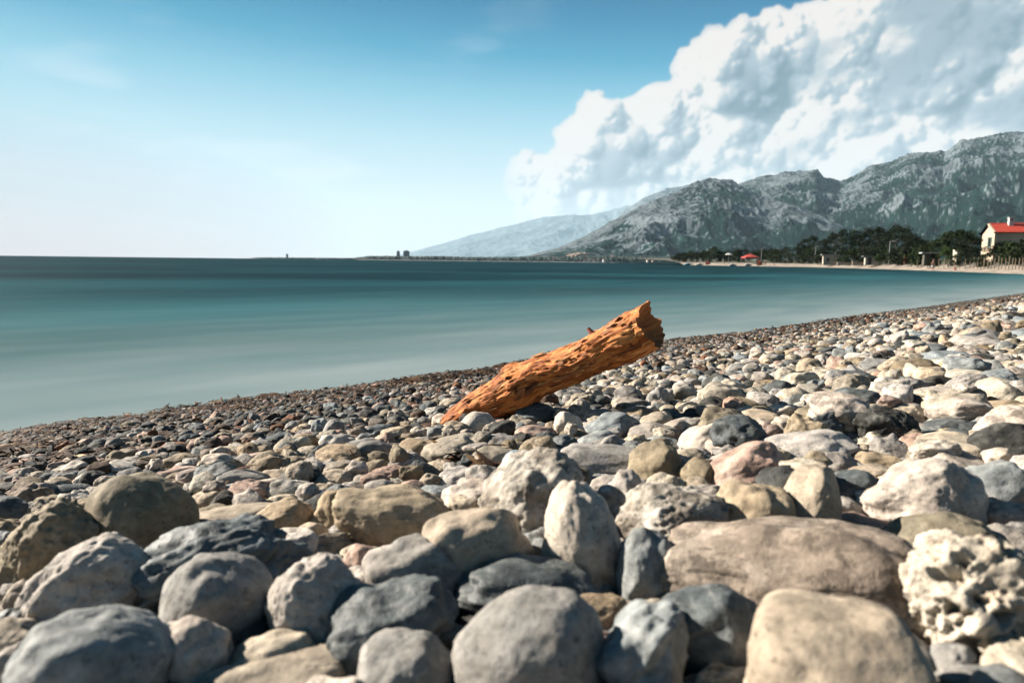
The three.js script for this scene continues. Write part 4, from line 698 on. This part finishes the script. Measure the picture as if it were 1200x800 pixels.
// the farther grove by the gazebo
[[792, 30, 297, 9], [800, 24, 296, 8], [808, 32, 294, 8], [816, 26, 296, 8], [825, 30, 293, 9], [833, 26, 289, 9], [842, 30, 294, 8], [850, 34, 294, 8], [860, 24, 293, 8], [868, 30, 292, 8], [884, 26, 293, 8], [892, 30, 292, 8], [900, 24, 292, 8]].forEach(([px, s, t, w], k) => tree('broadleaf_tree', px, s, t, w, k % 3, 'round dark tree in the farther grove around the red gazebo', 'trees round the gazebo', { low: 0.05, leaf: 0.5 }));
[[1126, 8, 295, 3.2], [1140, 9, 297, 3], [1150, 8, 296, 3], [1114, 9, 297, 3], [1084, 10, 297, 4], [1090, 11, 296, 3.4]].forEach(([px, s, t, w], k) => { const o = tree('shrub', px, s, t, w, [0, 4, 1][k % 3], 'dark shrub behind the row of beach fence posts', 'shrubs behind the fence posts', { low: 0.02, clumps: 18 }); o.userData.category = 'shrub'; });
console.log('trees');

// ------------------------------------------------------------------ the red-roofed house
{
  const d = 128, [x, z] = spot(1158, d), base = 1.7, W = 6.4, Lh = 13, eave = 7.35 - base, ridge = 8.85 - base;
  const h = thing('house', [x, base, z], 'cream gabled house with a red tiled roof and white chimney', 'house');
  h.rotation.y = -0.30;                                  // own axes: gable looks to -x, the long wall to +z
  const cream = new THREE.MeshStandardMaterial({ roughness: 0.9, map: grainMap }); cream.color.setRGB(0.345, 0.272, 0.20);
  const wallG = new THREE.Shape(); wallG.moveTo(-W, 0); wallG.lineTo(0, 0); wallG.lineTo(0, eave); wallG.lineTo(-W / 2, ridge - 0.06); wallG.lineTo(-W, eave); wallG.closePath();
  const win = new THREE.Path(); win.moveTo(-2.7, 2.8); win.lineTo(-1.75, 2.8); win.lineTo(-1.75, 4.7); win.lineTo(-2.7, 4.7); win.closePath(); wallG.holes.push(win);
  const gable = new THREE.ExtrudeGeometry(wallG, { depth: 0.3, bevelEnabled: false }); gable.rotateY(-Math.PI / 2); gable.translate(0.3, 0, 0);   // shape x runs along z
  part('gable_wall', gable, cream, h);
  part('wall', box(Lh, eave, 0.3, Lh / 2 + 0.302, 0, -0.15), cream, h);
  part('wall', box(Lh, eave, 0.3, Lh / 2 + 0.302, 0, -W + 0.15), cream, h);
  const g2 = gable.clone().translate(Lh + 0.304, 0, 0); part('gable_wall', g2, cream, h);
  const frame = std(0.75, 0.72, 0.66), green = std(0.03, 0.10, 0.09, 0.6);
  const wnd = part('window', box(0.06, 1.8, 0.86, 0.14, 2.85, -2.225), std(0.03, 0.04, 0.045, 0.15), h);
  part('window_frame', mergeGeometries([box(0.1, 0.07, 0.95, 0.10, 2.8, -2.225), box(0.1, 0.07, 0.95, 0.10, 4.63, -2.225)]), frame, wnd);
  for (const zz of [-1.50, -2.95]) { const sh = part('shutter', box(0.05, 1.95, 0.5, -0.03, 2.77, zz), green, h); for (let k = 0; k < 6; k++) part('slat', box(0.02, 0.08, 0.42, -0.062, 2.95 + k * 0.28, zz), green, sh); }
  // roof: two slopes of tile courses
  const rise = ridge - eave, run = W / 2 + 0.45, slope = Math.atan2(rise, W / 2), len = run / Math.cos(slope), roofMats = [std(0.66, 0.055, 0.02, 0.8), std(0.58, 0.048, 0.018, 0.8), std(0.72, 0.066, 0.024, 0.8)];
  for (const sgn of [1, -1]) {
    const r = part('roof', new THREE.BoxGeometry(Lh + 0.6, 0.12, len).translate(0, 0, len / 2).rotateX(slope * 1).translate(Lh / 2 + 0.3, 0, 0), roofMats[0], h);
    r.position.set(0, ridge + 0.03, -W / 2); if (sgn < 0) r.scale.z = -1;
    for (let k = 0; k < 9; k++) part('tile_course', new THREE.BoxGeometry(Lh + 0.6, 0.07, len / 9 * 1.06).rotateX(-0.06).translate(0, 0.10, len * (k + 0.5) / 9).rotateX(slope).translate(Lh / 2 + 0.3, 0, 0), roofMats[(k + (sgn > 0 ? 0 : 1)) % 3], r);
  }
  part('ridge_tile', new THREE.CylinderGeometry(0.16, 0.16, Lh + 0.6, 10).rotateZ(Math.PI / 2).translate(Lh / 2 + 0.3, ridge + 0.12, -W / 2), roofMats[1], h);
  part('verge', new THREE.BoxGeometry(0.3, 0.34, len).translate(0, 0, len / 2).rotateX(slope).translate(-0.16, ridge + 0.02, -W / 2), cream, h);
  part('verge', new THREE.BoxGeometry(0.3, 0.34, len).translate(0, 0, len / 2).rotateX(slope).scale(1, 1, -1).translate(-0.16, ridge + 0.02, -W / 2), cream, h);
  const ch = part('chimney', box(0.8, 1.5, 0.8, 3.2, ridge - 0.35, -W / 2 + 0.7), std(0.80, 0.78, 0.75), h);
  part('chimney_cap', box(1.0, 0.12, 1.0, 3.2, ridge + 1.152, -W / 2 + 0.7), std(0.72, 0.70, 0.67), ch);
  part('flue', box(0.28, 0.4, 0.03, 3.2, ridge + 0.6, -W / 2 + 1.112), std(0.02, 0.02, 0.02), ch);
}
// white gate pillars by the house
[[1114, 11, 1.9], [1116.5, 11.4, 1.6]].forEach(([px, s, hh], k) => { const [x, y, z] = behind(px, s); const g = thing('gate_pillar', [x, y - 0.1, z], 'cream gate pillar beside the dense dark tree', 'pillar', 'gate pillars by the house'); part('shaft', box(0.5, hh * 1.4, 0.5), std(0.78, 0.7, 0.55), g); part('cap', box(0.62, 0.12, 0.62, 0, hh * 1.4 + 0.003, 0), std(0.75, 0.68, 0.55), g); });

// ------------------------------------------------------------------ fence posts along the far beach
{
  const R = rng(66), post = std(0.30, 0.235, 0.16, 0.95);
  const px = []; for (let p = 1064; p < 1130; p += 6.2) px.push(p); for (let p = 1132; p < 1206; p += 4.1) px.push(p);
  px.forEach((p) => { const [x, y, z] = behind(p + R() * 1.2, 6.5), hh = 1.25 + 0.4 * R(); const m = top('fence_post', new THREE.CylinderGeometry(0.05, 0.065, hh + 0.3, 8).translate(0, hh / 2 - 0.15, 0), post, 'weathered wooden post of the fence along the far beach', 'post', 'fence posts of the far beach'); m.position.set(x, y, z); m.rotation.z = (R() - 0.5) * 0.08; });
}
// lamp posts
[[951.5, 10, 289, 'slim grey lamp post beside the white-roofed beach bar'], [1037.5, 10, 283, 'slim grey lamp post in front of the tallest pines'], [889, 12, 291, 'thin grey lamp post by the orange tent']].forEach(([px, s, tp, label]) => {
  const [x, y, z] = behind(px, s), hh = EYE + (HORIZON(px) - tp) / FOCAL * -z - y, m = std(0.42, 0.44, 0.43, 0.5), g = thing('lamp_post', [x, y, z], label, 'lamp post', 'lamp posts of the far beach');
  part('pole', cyl(0.14, 0.08, hh, 8), m, g); part('arm', new THREE.CylinderGeometry(0.05, 0.05, 1.0, 6).rotateZ(1.4).translate(0.45, hh - 0.06, 0), m, g); const hd = part('lamp_head', box(0.7, 0.16, 0.3, 1.0, hh + 0.0, 0), m, g); part('lens', box(0.5, 0.03, 0.22, 1.0, hh - 0.034, 0), std(0.7, 0.7, 0.65, 0.3), hd);
});

// ------------------------------------------------------------------ beach bar, huts, gazebo, tents and boats across the bay
function hut(px, s, w, h, roofC, wallC, label, over = 0.6) {
  const [x, y, z] = behind(px, s), g = thing('beach_hut', [x, y - 0.1, z], label, 'hut', null); g.rotation.y = -0.35;
  part('wall', box(w, h, w * 0.7), std(...wallC), g); const r = part('roof', box(w + over * 2, 0.22, w * 0.7 + over * 2, 0, h + 0.003, 0), std(...roofC, 0.7), g); part('fascia', box(w + over * 2 + 0.06, 0.10, 0.06, 0, h + 0.05, w * 0.35 + over + 0.035), std(0.5, 0.5, 0.48), r);
  part('door', box(0.9, 2.0, 0.06, -w * 0.2, 0.05, w * 0.35 + 0.035), std(0.10, 0.08, 0.06), g); part('counter', box(w * 0.4, 0.1, 0.4, w * 0.22, 1.1, w * 0.35 + 0.205), std(0.4, 0.3, 0.2), g);
  return g;
}
hut(970, 12, 5.0, 3.0, [0.62, 0.64, 0.64], [0.72, 0.62, 0.50], 'low cream beach bar with a flat white roof in the grove');
hut(1018, 9, 3.6, 2.2, [0.20, 0.24, 0.24], [0.66, 0.58, 0.48], 'small hut with a dark green roof beside the beach walls');
hut(1086, 9, 2.6, 2.4, [0.62, 0.62, 0.60], [0.10, 0.09, 0.07], 'dark shelter with a thin white roof behind the standing bather');
[[975, 8, 7, 1.1], [988, 8, 5, 0.9], [1003, 8, 3.6, 1.2]].forEach(([px, s, w, hh], k) => { const [x, y, z] = behind(px, s); const g = thing('beach_wall', [x, y - 0.2, z], ['long low cream wall below the beach bar', 'low cream wall between the beach bar and the small hut', 'short cream wall beside the small dark-roofed hut'][k], 'wall'); g.rotation.y = -0.3; part('masonry', box(w, hh, 0.5), std(0.74, 0.60, 0.46), g); part('coping', box(w + 0.1, 0.10, 0.62, 0, hh + 0.003, 0), std(0.70, 0.60, 0.48), g); });
[[1057.5, 'tall rust red beach cabin post board by the low trees']].forEach(([px, label]) => { const [x, y, z] = behind(px, 9), g = thing('notice_board', [x, y - 0.1, z], label, 'board'); part('panel', box(0.95, 2.0, 0.12, 0, 0.5, 0), std(0.40, 0.10, 0.04), g); for (const k of [-0.4, 0.4]) part('leg', box(0.1, 0.7, 0.1, k, 0, 0.112), std(0.2, 0.1, 0.06), g); part('cap', box(1.1, 0.1, 0.3, 0, 2.503, 0), std(0.3, 0.08, 0.04), g); });
{ // red gazebo
  const [x, y, z] = behind(876, 9), g = thing('gazebo', [x, y - 0.1, z], 'red canopy gazebo on four poles at the far beach', 'gazebo'), red = std(0.62, 0.055, 0.03, 0.75, { side: THREE.DoubleSide }), pole = std(0.5, 0.5, 0.5, 0.4);
  const w = 2.9; part('canopy', new THREE.ConeGeometry(w * 1.42, 1.5, 4, 1, true).rotateY(Math.PI / 4).translate(0, 3.55, 0), red, g);
  for (const [i, j, r] of [[0, 1, 0], [0, -1, 0], [1, 0, 1], [-1, 0, 1]]) part('valance', r ? box(0.04, 0.45, w * 2, i * w, 2.38, 0) : box(w * 2, 0.45, 0.04, 0, 2.38, j * w), red, g);
  for (const i of [-1, 1]) for (const j of [-1, 1]) part('pole', cyl(0.05, 0.05, 2.8, 8, i * (w - 0.08), 0, j * (w - 0.08)), pole, g);
}
{ // white parasol-like tent
  const [x, y, z] = behind(851, 10), g = thing('parasol', [x, y - 0.1, z], 'white peaked parasol in the grove left of the red gazebo'.replace(' left of', ' beside'), 'parasol'), wh = std(0.78, 0.78, 0.75, 0.8, { side: THREE.DoubleSide });
  part('canopy', new THREE.ConeGeometry(1.9, 0.9, 8, 1, true).translate(0, 4.3, 0), wh, g); part('pole', cyl(0.05, 0.05, 4.6, 8), std(0.6, 0.6, 0.6, 0.5), g); part('base', cyl(0.4, 0.35, 0.15, 12, 0, 0.0, 0), std(0.3, 0.3, 0.3), g);
}
function domeTent(px, s, w, h, c, label) { const [x, y, z] = behind(px, s), g = thing('beach_tent', [x, y - 0.05, z], label, 'tent', null), m = std(...c, 0.7, { side: THREE.DoubleSide }); part('shell', new THREE.SphereGeometry(1, 20, 10, 0.9, 4.5, 0, Math.PI / 2).scale(w / 2, h, w * 0.4), m, g); part('groundsheet', box(w * 0.9, 0.03, w * 0.7, 0, 0.02, 0), std(0.2, 0.2, 0.2), g); part('pole', new THREE.TorusGeometry(1, 0.025, 6, 24, Math.PI).scale(w / 2 + 0.02, h + 0.02, 1), std(0.15, 0.15, 0.15), g); return g; }
domeTent(887, 4, 2.4, 2.0, [0.62, 0.12, 0.03], 'orange beach tent pitched beside the red gazebo');
domeTent(827, 4, 2.6, 1.5, [0.62, 0.07, 0.04], 'small red beach tent near the moored boats');
function boat(px, s, len, hullC, label, up = 0.0) {
  const [x, y, z] = behind(px, s), g = thing('boat', [x, Math.max(0, y) + up, z], label, 'boat', null); const P = [], I = [], n = 14;
  for (let i = 0; i <= n; i++) { const f = i / n, w = 0.62 * Math.pow(Math.sin(Math.min(1, (1 - f) * 1.35) * 1.5708), 0.7) * len * 0.22 + 0.01, sh = 0.45 + 0.25 * f * f; for (const [a, b] of [[-1, sh], [-0.75, 0.1], [0, -0.08], [0.75, 0.1], [1, sh]]) P.push((f - 0.5) * len, b, a * w); }
  for (let i = 0; i < n; i++) for (let j = 0; j < 4; j++) { const q = i * 5 + j; I.push(q, q + 5, q + 1, q + 1, q + 5, q + 6); }
  for (let j = 1; j < 4; j++) I.push(0, j, j + 1);
  const hg = new THREE.BufferGeometry(); hg.setAttribute('position', new THREE.Float32BufferAttribute(P, 3)); hg.setIndex(I); hg.computeVertexNormals();
  part('hull', hg, std(...hullC, 0.45, { side: THREE.DoubleSide }), g); part('thwart', box(0.25, 0.05, len * 0.24, -len * 0.1, 0.28, 0), std(0.5, 0.4, 0.28), g); part('thwart', box(0.25, 0.05, len * 0.22, len * 0.18, 0.28, 0), std(0.5, 0.4, 0.28), g); part('cover', new THREE.SphereGeometry(1, 14, 6, 0, 6.283, 0, 1.57).scale(len * 0.3, 0.55, len * 0.13).translate(-len * 0.05, 0.4, 0), std(...hullC, 0.7), g);
  g.rotation.y = 0.25; return g;
}
boat(805, 0.5, 4.6, [0.04, 0.34, 0.60], 'bright blue covered boat at the edge of the far beach');
boat(818, -1, 4.2, [0.62, 0.66, 0.64], 'pale dinghy lying beside the bright blue boat', -0.02);
boat(856, -1, 3.6, [0.74, 0.74, 0.72], 'white dinghy in front of the white parasol', -0.02);
boat(874, 1, 3.4, [0.70, 0.66, 0.62], 'white rowing boat drawn up under the red gazebo');
console.log('props');

// ------------------------------------------------------------------ people on the far beach
function person(px, s, height, pose, skin, shorts, label, d0) {
  const [x, y, z] = behind(px, s), k = height / 1.75;
  const J = pose === 'sit'
    ? { head: [0, 0.78, 0.02], neck: [0, 0.64, 0], chest: [0, 0.48, -0.02], hip: [0, 0.12, 0], kl: [-0.13, 0.46, 0.36], al: [-0.13, 0.06, 0.52], fl: [-0.13, 0.03, 0.66], kr: [0.13, 0.46, 0.36], ar: [0.13, 0.06, 0.52], fr: [0.13, 0.03, 0.66], sl: [-0.18, 0.58, 0], el: [-0.24, 0.36, 0.16], hl: [-0.13, 0.38, 0.36], sr: [0.18, 0.58, 0], er: [0.24, 0.36, 0.16], hr: [0.13, 0.38, 0.36], hpl: [-0.1, 0.12, 0], hpr: [0.1, 0.12, 0] }
    : { head: [0, 1.63, 0.02], neck: [0, 1.47, 0], chest: [0, 1.28, 0], hip: [0, 0.96, 0], hpl: [-0.10, 0.92, 0], hpr: [0.10, 0.92, 0], kl: [-0.12, 0.50, 0.03], al: [-0.13, 0.08, -0.02], fl: [-0.15, 0.035, 0.14], kr: [0.13, 0.50, 0.02], ar: [0.15, 0.08, -0.02], fr: [0.18, 0.035, 0.14], sl: [-0.20, 1.40, 0], el: [-0.32, 1.14, -0.02], hl: [-0.20, 0.95, 0.12], sr: [0.20, 1.40, 0], er: [0.32, 1.14, -0.02], hr: [0.20, 0.95, 0.12] };
  const bones = [['head', 'head', 0.105, 0.105], ['head', 'neck', 0.07, 0.06], ['neck', 'chest', 0.09, 0.155], ['chest', 'hip', 0.155, 0.14], ['sl', 'sr', 0.075, 0.075], ['sl', 'el', 0.058, 0.045], ['el', 'hl', 0.045, 0.032], ['sr', 'er', 0.058, 0.045], ['er', 'hr', 0.045, 0.032], ['hpl', 'kl', 0.095, 0.06], ['kl', 'al', 0.058, 0.04], ['al', 'fl', 0.042, 0.035], ['hpr', 'kr', 0.095, 0.06], ['kr', 'ar', 0.058, 0.04], ['ar', 'fr', 0.042, 0.035]];
  const fingers = []; for (const [s2, hnd] of [[-1, J.hl], [1, J.hr]]) for (let f = 0; f < 5; f++) fingers.push([hnd, [hnd[0] + s2 * (f === 4 ? 0.045 : 0.0) + (f - 1.5) * 0.018 * (f < 4), hnd[1] - (f === 4 ? 0.03 : 0.075 - Math.abs(f - 1.5) * 0.012), hnd[2] + 0.02 + (f - 1.5) * 0.008], 0.011]);
  const N = 72, mc = new MarchingCubes(N, std(1, 1, 1), false, false, 60000), half = 0.95, cy = pose === 'sit' ? 0.45 : 0.88; mc.isolation = 0;
  const seg = (p, a, b, ra, rb) => { const ab = b.map((v, i) => v - a[i]), ap = p.map((v, i) => v - a[i]), L = ab[0] ** 2 + ab[1] ** 2 + ab[2] ** 2, t = L ? clamp((ap[0] * ab[0] + ap[1] * ab[1] + ap[2] * ab[2]) / L) : 0; return Math.hypot(ap[0] - ab[0] * t, ap[1] - ab[1] * t, ap[2] - ab[2] * t) - lerp(ra, rb, t); };
  for (let i = 0; i < N; i++) for (let j = 0; j < N; j++) for (let l = 0; l < N; l++) {
    const p = [(i / N * 2 - 1) * half, (j / N * 2 - 1) * half + cy, (l / N * 2 - 1) * half]; let m = 0;
    for (const [a, b, ra, rb] of bones) m += Math.exp(-26 * seg(p, J[a], J[b], ra, rb));
    for (const [a, b, r] of fingers) m += 0.6 * Math.exp(-40 * seg(p, a, b, r, r * 0.8));
    mc.field[i + j * N + l * N * N] = Math.log(Math.max(m, 1e-9)) / 26;
  }
  mc.update();
  const cnt = mc.count, P = new Float32Array(cnt * 3); for (let i = 0; i < cnt; i++) { P[i * 3] = mc.positionArray[i * 3] * half; P[i * 3 + 1] = mc.positionArray[i * 3 + 1] * half + cy; P[i * 3 + 2] = mc.positionArray[i * 3 + 2] * half; }
  let g = new THREE.BufferGeometry(); g.setAttribute('position', new THREE.BufferAttribute(P, 3)); g = mergeVertices(g, 1e-4); g.computeVertexNormals();
  const t = thing('person', [x, y, z], label, 'person', 'bathers on the far beach'); t.scale.setScalar(k);
  part('body', g, std(...skin, 0.6), t);
  const cap = new THREE.SphereGeometry(0.118, 16, 10, 0, 6.283, 0, 1.7).translate(J.head[0], J.head[1] + 0.015, J.head[2] - 0.015); part('hair', cap, std(0.04, 0.025, 0.015, 0.8), t);
  const tube = (a, b, r0, r1) => { const A = new THREE.Vector3(...a), B = new THREE.Vector3(...b), l = A.distanceTo(B); return new THREE.CylinderGeometry(r1, r0, l, 12, 1, true).translate(0, l / 2, 0).applyQuaternion(new THREE.Quaternion().setFromUnitVectors(new THREE.Vector3(0, 1, 0), B.sub(A).normalize())).translate(...a); };
  const midp = (a, b, f) => a.map((v, i) => lerp(v, b[i], f));
  part('shorts', mergeGeometries([tube(midp(J.hpl, J.kl, 0.7), J.hpl, 0.105, 0.125), tube(midp(J.hpr, J.kr, 0.7), J.hpr, 0.105, 0.125), tube([0, J.hip[1] - 0.1, J.hip[2]], [0, J.hip[1] + 0.08, J.hip[2]], 0.21, 0.175)]), std(...shorts, 0.85, { side: THREE.DoubleSide }), t);
  return t;
}
person(1089.5, 0.6, 1.85, 'stand', [0.50, 0.22, 0.12], [0.72, 0.76, 0.78], 'person in white swim shorts standing at the far water edge', 0);
person(1115, 2.0, 1.2, 'sit', [0.48, 0.20, 0.12], [0.5, 0.1, 0.08], 'person in dark red swimwear sitting on the far beach');
person(904, 3.5, 1.75, 'sit', [0.52, 0.30, 0.20], [0.8, 0.8, 0.8], 'person in white sitting on the far beach beyond the orange tent');
person(894, 3.8, 1.7, 'stand', [0.50, 0.26, 0.16], [0.6, 0.1, 0.06], 'person in red shorts standing beside the orange tent');
person(846, 3.0, 1.8, 'stand', [0.56, 0.36, 0.24], [0.75, 0.72, 0.62], 'person in pale shorts standing beside the white parasol');
console.log('people');

// ------------------------------------------------------------------ the town and low coast far across the water
{
  const R = rng(808);
  { const p = [], id = [], cl = []; for (let i = 0; i <= 60; i++) { const px = 290 + 620 * i / 60; for (const [d, h] of [[2415 + 12 * n3(i * 0.4, 1, 1), -1], [2424 + 12 * n3(i * 0.4, 1, 1), 1.2], [2700, 3], [2900, 3]]) { const [x, z] = spot(px, d + (px < 420 ? 60 : 0)); p.push(x, px < 330 ? h - 1.2 : h, z); cl.push(0.30, 0.28, 0.24); } }
    for (let i = 0; i < 60; i++) for (let j = 0; j < 3; j++) { const q = i * 4 + j; id.push(q, q + 1, q + 4, q + 1, q + 5, q + 4); }
    const g = new THREE.BufferGeometry(); g.setAttribute('position', new THREE.Float32BufferAttribute(p, 3)); g.setIndex(id); g.computeVertexNormals(); top('far_coast', g, std(0.26, 0.25, 0.21, 1, { side: THREE.DoubleSide }), 'low coast across the water', 'coast', null, 'structure'); }
  // low wooded coast: a mass of crowns nobody could count
  const crowns = [], g0 = new THREE.IcosahedronGeometry(1, 2); { const p = g0.attributes.position; for (let i = 0; i < p.count; i++) { const v = new THREE.Vector3().fromBufferAttribute(p, i), k = 1 + 0.35 * n3(v.x * 2, v.y * 2, v.z * 2); p.setXYZ(i, v.x * k, v.y * k * 0.8, v.z * k); } g0.computeVertexNormals(); }
  const height = [[300, 3], [330, 4], [415, 5], [428, 13], [450, 15], [480, 14], [520, 16], [560, 14], [620, 18], [700, 24], [790, 26], [830, 26]];
  for (let k = 0; k < 2600; k++) { const px = 300 + 530 * R() ** 0.85, d = 2460 + 330 * R(), [x, z] = spot(px, d), hh = pw(height, px) * (0.5 + 0.65 * R()); crowns.push([x, z, hh, 7 + 9 * R()]); }
  const im = new THREE.InstancedMesh(g0, std(0.020, 0.046, 0.032, 1), crowns.length), M = new THREE.Matrix4(), C = new THREE.Color(); im.name = 'distant_woods';
  crowns.forEach(([x, z, h, w], i) => { M.makeScale(w, h * 0.62, w); M.setPosition(x, 1.5 + h * 0.3, z); im.setMatrixAt(i, M); const t = 0.7 + 0.7 * R(); im.setColorAt(i, C.setRGB(t, t, t * 0.95)); });
  scene.add(im); tag(im, 'dark wooded low coast across the water', 'woods', null, 'stuff');
  // town houses at the mountain's foot
  const wallMats = [std(0.72, 0.68, 0.62), std(0.60, 0.52, 0.44), std(0.78, 0.76, 0.72)], roofMats = [std(0.42, 0.13, 0.08), std(0.34, 0.14, 0.09), std(0.5, 0.2, 0.12)], pane = std(0.05, 0.06, 0.07, 0.3);
  const spots = []; for (let k = 0; k < 34; k++) spots.push([rnd(R, 594, 792), 2440 + 130 * R(), 6 + 6 * R(), 4 + 2.5 * R(), 3 + 15 * R()]);
  for (const px of [683, 688, 694, 699, 706, 757, 763]) spots.push([px, 2432, 9, 5.5, 2 + 5 * R()]);
  function rnd(f, a, b) { return a + (b - a) * f(); }
  const words = ['white', 'tan', 'pale'];
  spots.forEach(([px, d, w, h, up], k) => { const [x, z] = spot(px, d), g = thing('town_house', [x, up, z], `small ${words[k % 3]} house of the far town with ${['red', 'brown', 'orange'][k % 3]} roof below the mountain`, 'house', 'houses of the far town'); g.rotation.y = R() * 1.2 - 0.6; part('wall', box(w, h + up + 2, w * 0.8, 0, -up - 2, 0), wallMats[k % 3], g); part('roof', new THREE.ConeGeometry(w * 0.74, h * 0.42, 4).rotateY(Math.PI / 4).translate(0, h + h * 0.21 + 0.01, 0), roofMats[k % 3], g); for (const i of [-0.28, 0.1]) part('window', box(w * 0.16, h * 0.28, 0.2, w * i, h * 0.42, w * 0.4 + 0.11), pane, g); });
  // two tower blocks
  [[466.5, 3.4, 10, 'narrow tower block on the low coast'], [476, 6.4, 10.5, 'broad tower block on the low coast']].forEach(([px, wp, hp, label]) => { const d = 2500, [x, z] = spot(px, d), w = wp * d / FOCAL, h = hp * d / FOCAL, g = thing('tower_block', [x, 0.5, z], label, 'tower block', 'tower blocks of the low coast'); part('wall', box(w, h, w * 0.8), std(0.30, 0.31, 0.32), g); for (let f = 0; f < 8; f++) part('balcony', box(w * 0.9, h * 0.035, 1.4, 0, h * (0.1 + f * 0.11), w * 0.4 + 0.72), std(0.42, 0.42, 0.42), g); part('roof', box(w * 0.5, h * 0.07, w * 0.4, 0, h + 0.01, 0), std(0.25, 0.25, 0.26), g); });
  { const d = 2520, [x, z] = spot(337, d), g = thing('lighthouse', [x, 0.2, z], 'small dark lighthouse standing in the open sea', 'lighthouse'); part('base', cyl(7, 6.5, 3.5, 12), std(0.3, 0.3, 0.3), g); part('tower', cyl(4.6, 3.8, 11, 12, 0, 3.5, 0), std(0.16, 0.18, 0.18), g); part('gallery', cyl(5.4, 5.4, 0.8, 12, 0, 14.5, 0), std(0.2, 0.2, 0.2), g); part('lantern', cyl(2.6, 2.4, 3.4, 10, 0, 15.3, 0), std(0.12, 0.14, 0.15, 0.4), g); }
  // bare quarry scar above the town
  const [qx, qz] = spot(674, 2560); const s = new THREE.IcosahedronGeometry(1, 6); { const p = s.attributes.position; for (let i = 0; i < p.count; i++) { const v = new THREE.Vector3().fromBufferAttribute(p, i), k = 1 + 0.3 * n3(v.x * 1.5, v.y * 3, v.z * 1.5) + 0.1 * n3(v.x * 5, v.y * 6, v.z * 5); p.setXYZ(i, v.x * k * 42, v.y * k * 9, v.z * k * 22); } s.computeVertexNormals(); }
  const q = top('quarry', mergeVertices(s), std(0.55, 0.42, 0.33, 1), 'bare pinkish quarry slope above the far town', 'quarry'); q.position.set(qx, 24, qz); q.rotation.z = 0.12;
  // small white boats before the town
  for (const [px, d] of [[560, 2200], [618, 2250], [640, 2180], [702, 2300]]) { const [x, z] = spot(px, d), g = thing('motor_boat', [x, 0, z], 'tiny white motor boat lying off the far town', 'boat', 'motor boats off the far town'); part('hull', new THREE.SphereGeometry(1, 12, 6, 0, 6.283, 1.57, 1.57).scale(5, 1.6, 1.6).translate(0, 1.2, 0), std(0.78, 0.78, 0.76), g); part('cabin', box(3.2, 1.5, 1.8, -0.5, 1.2, 0), std(0.74, 0.74, 0.74), g); }
}
console.log('town');

scene.fog = new THREE.FogExp2(new THREE.Color(0.52, 0.77, 0.94), 0.000022);
renderer.render(scene, camera);
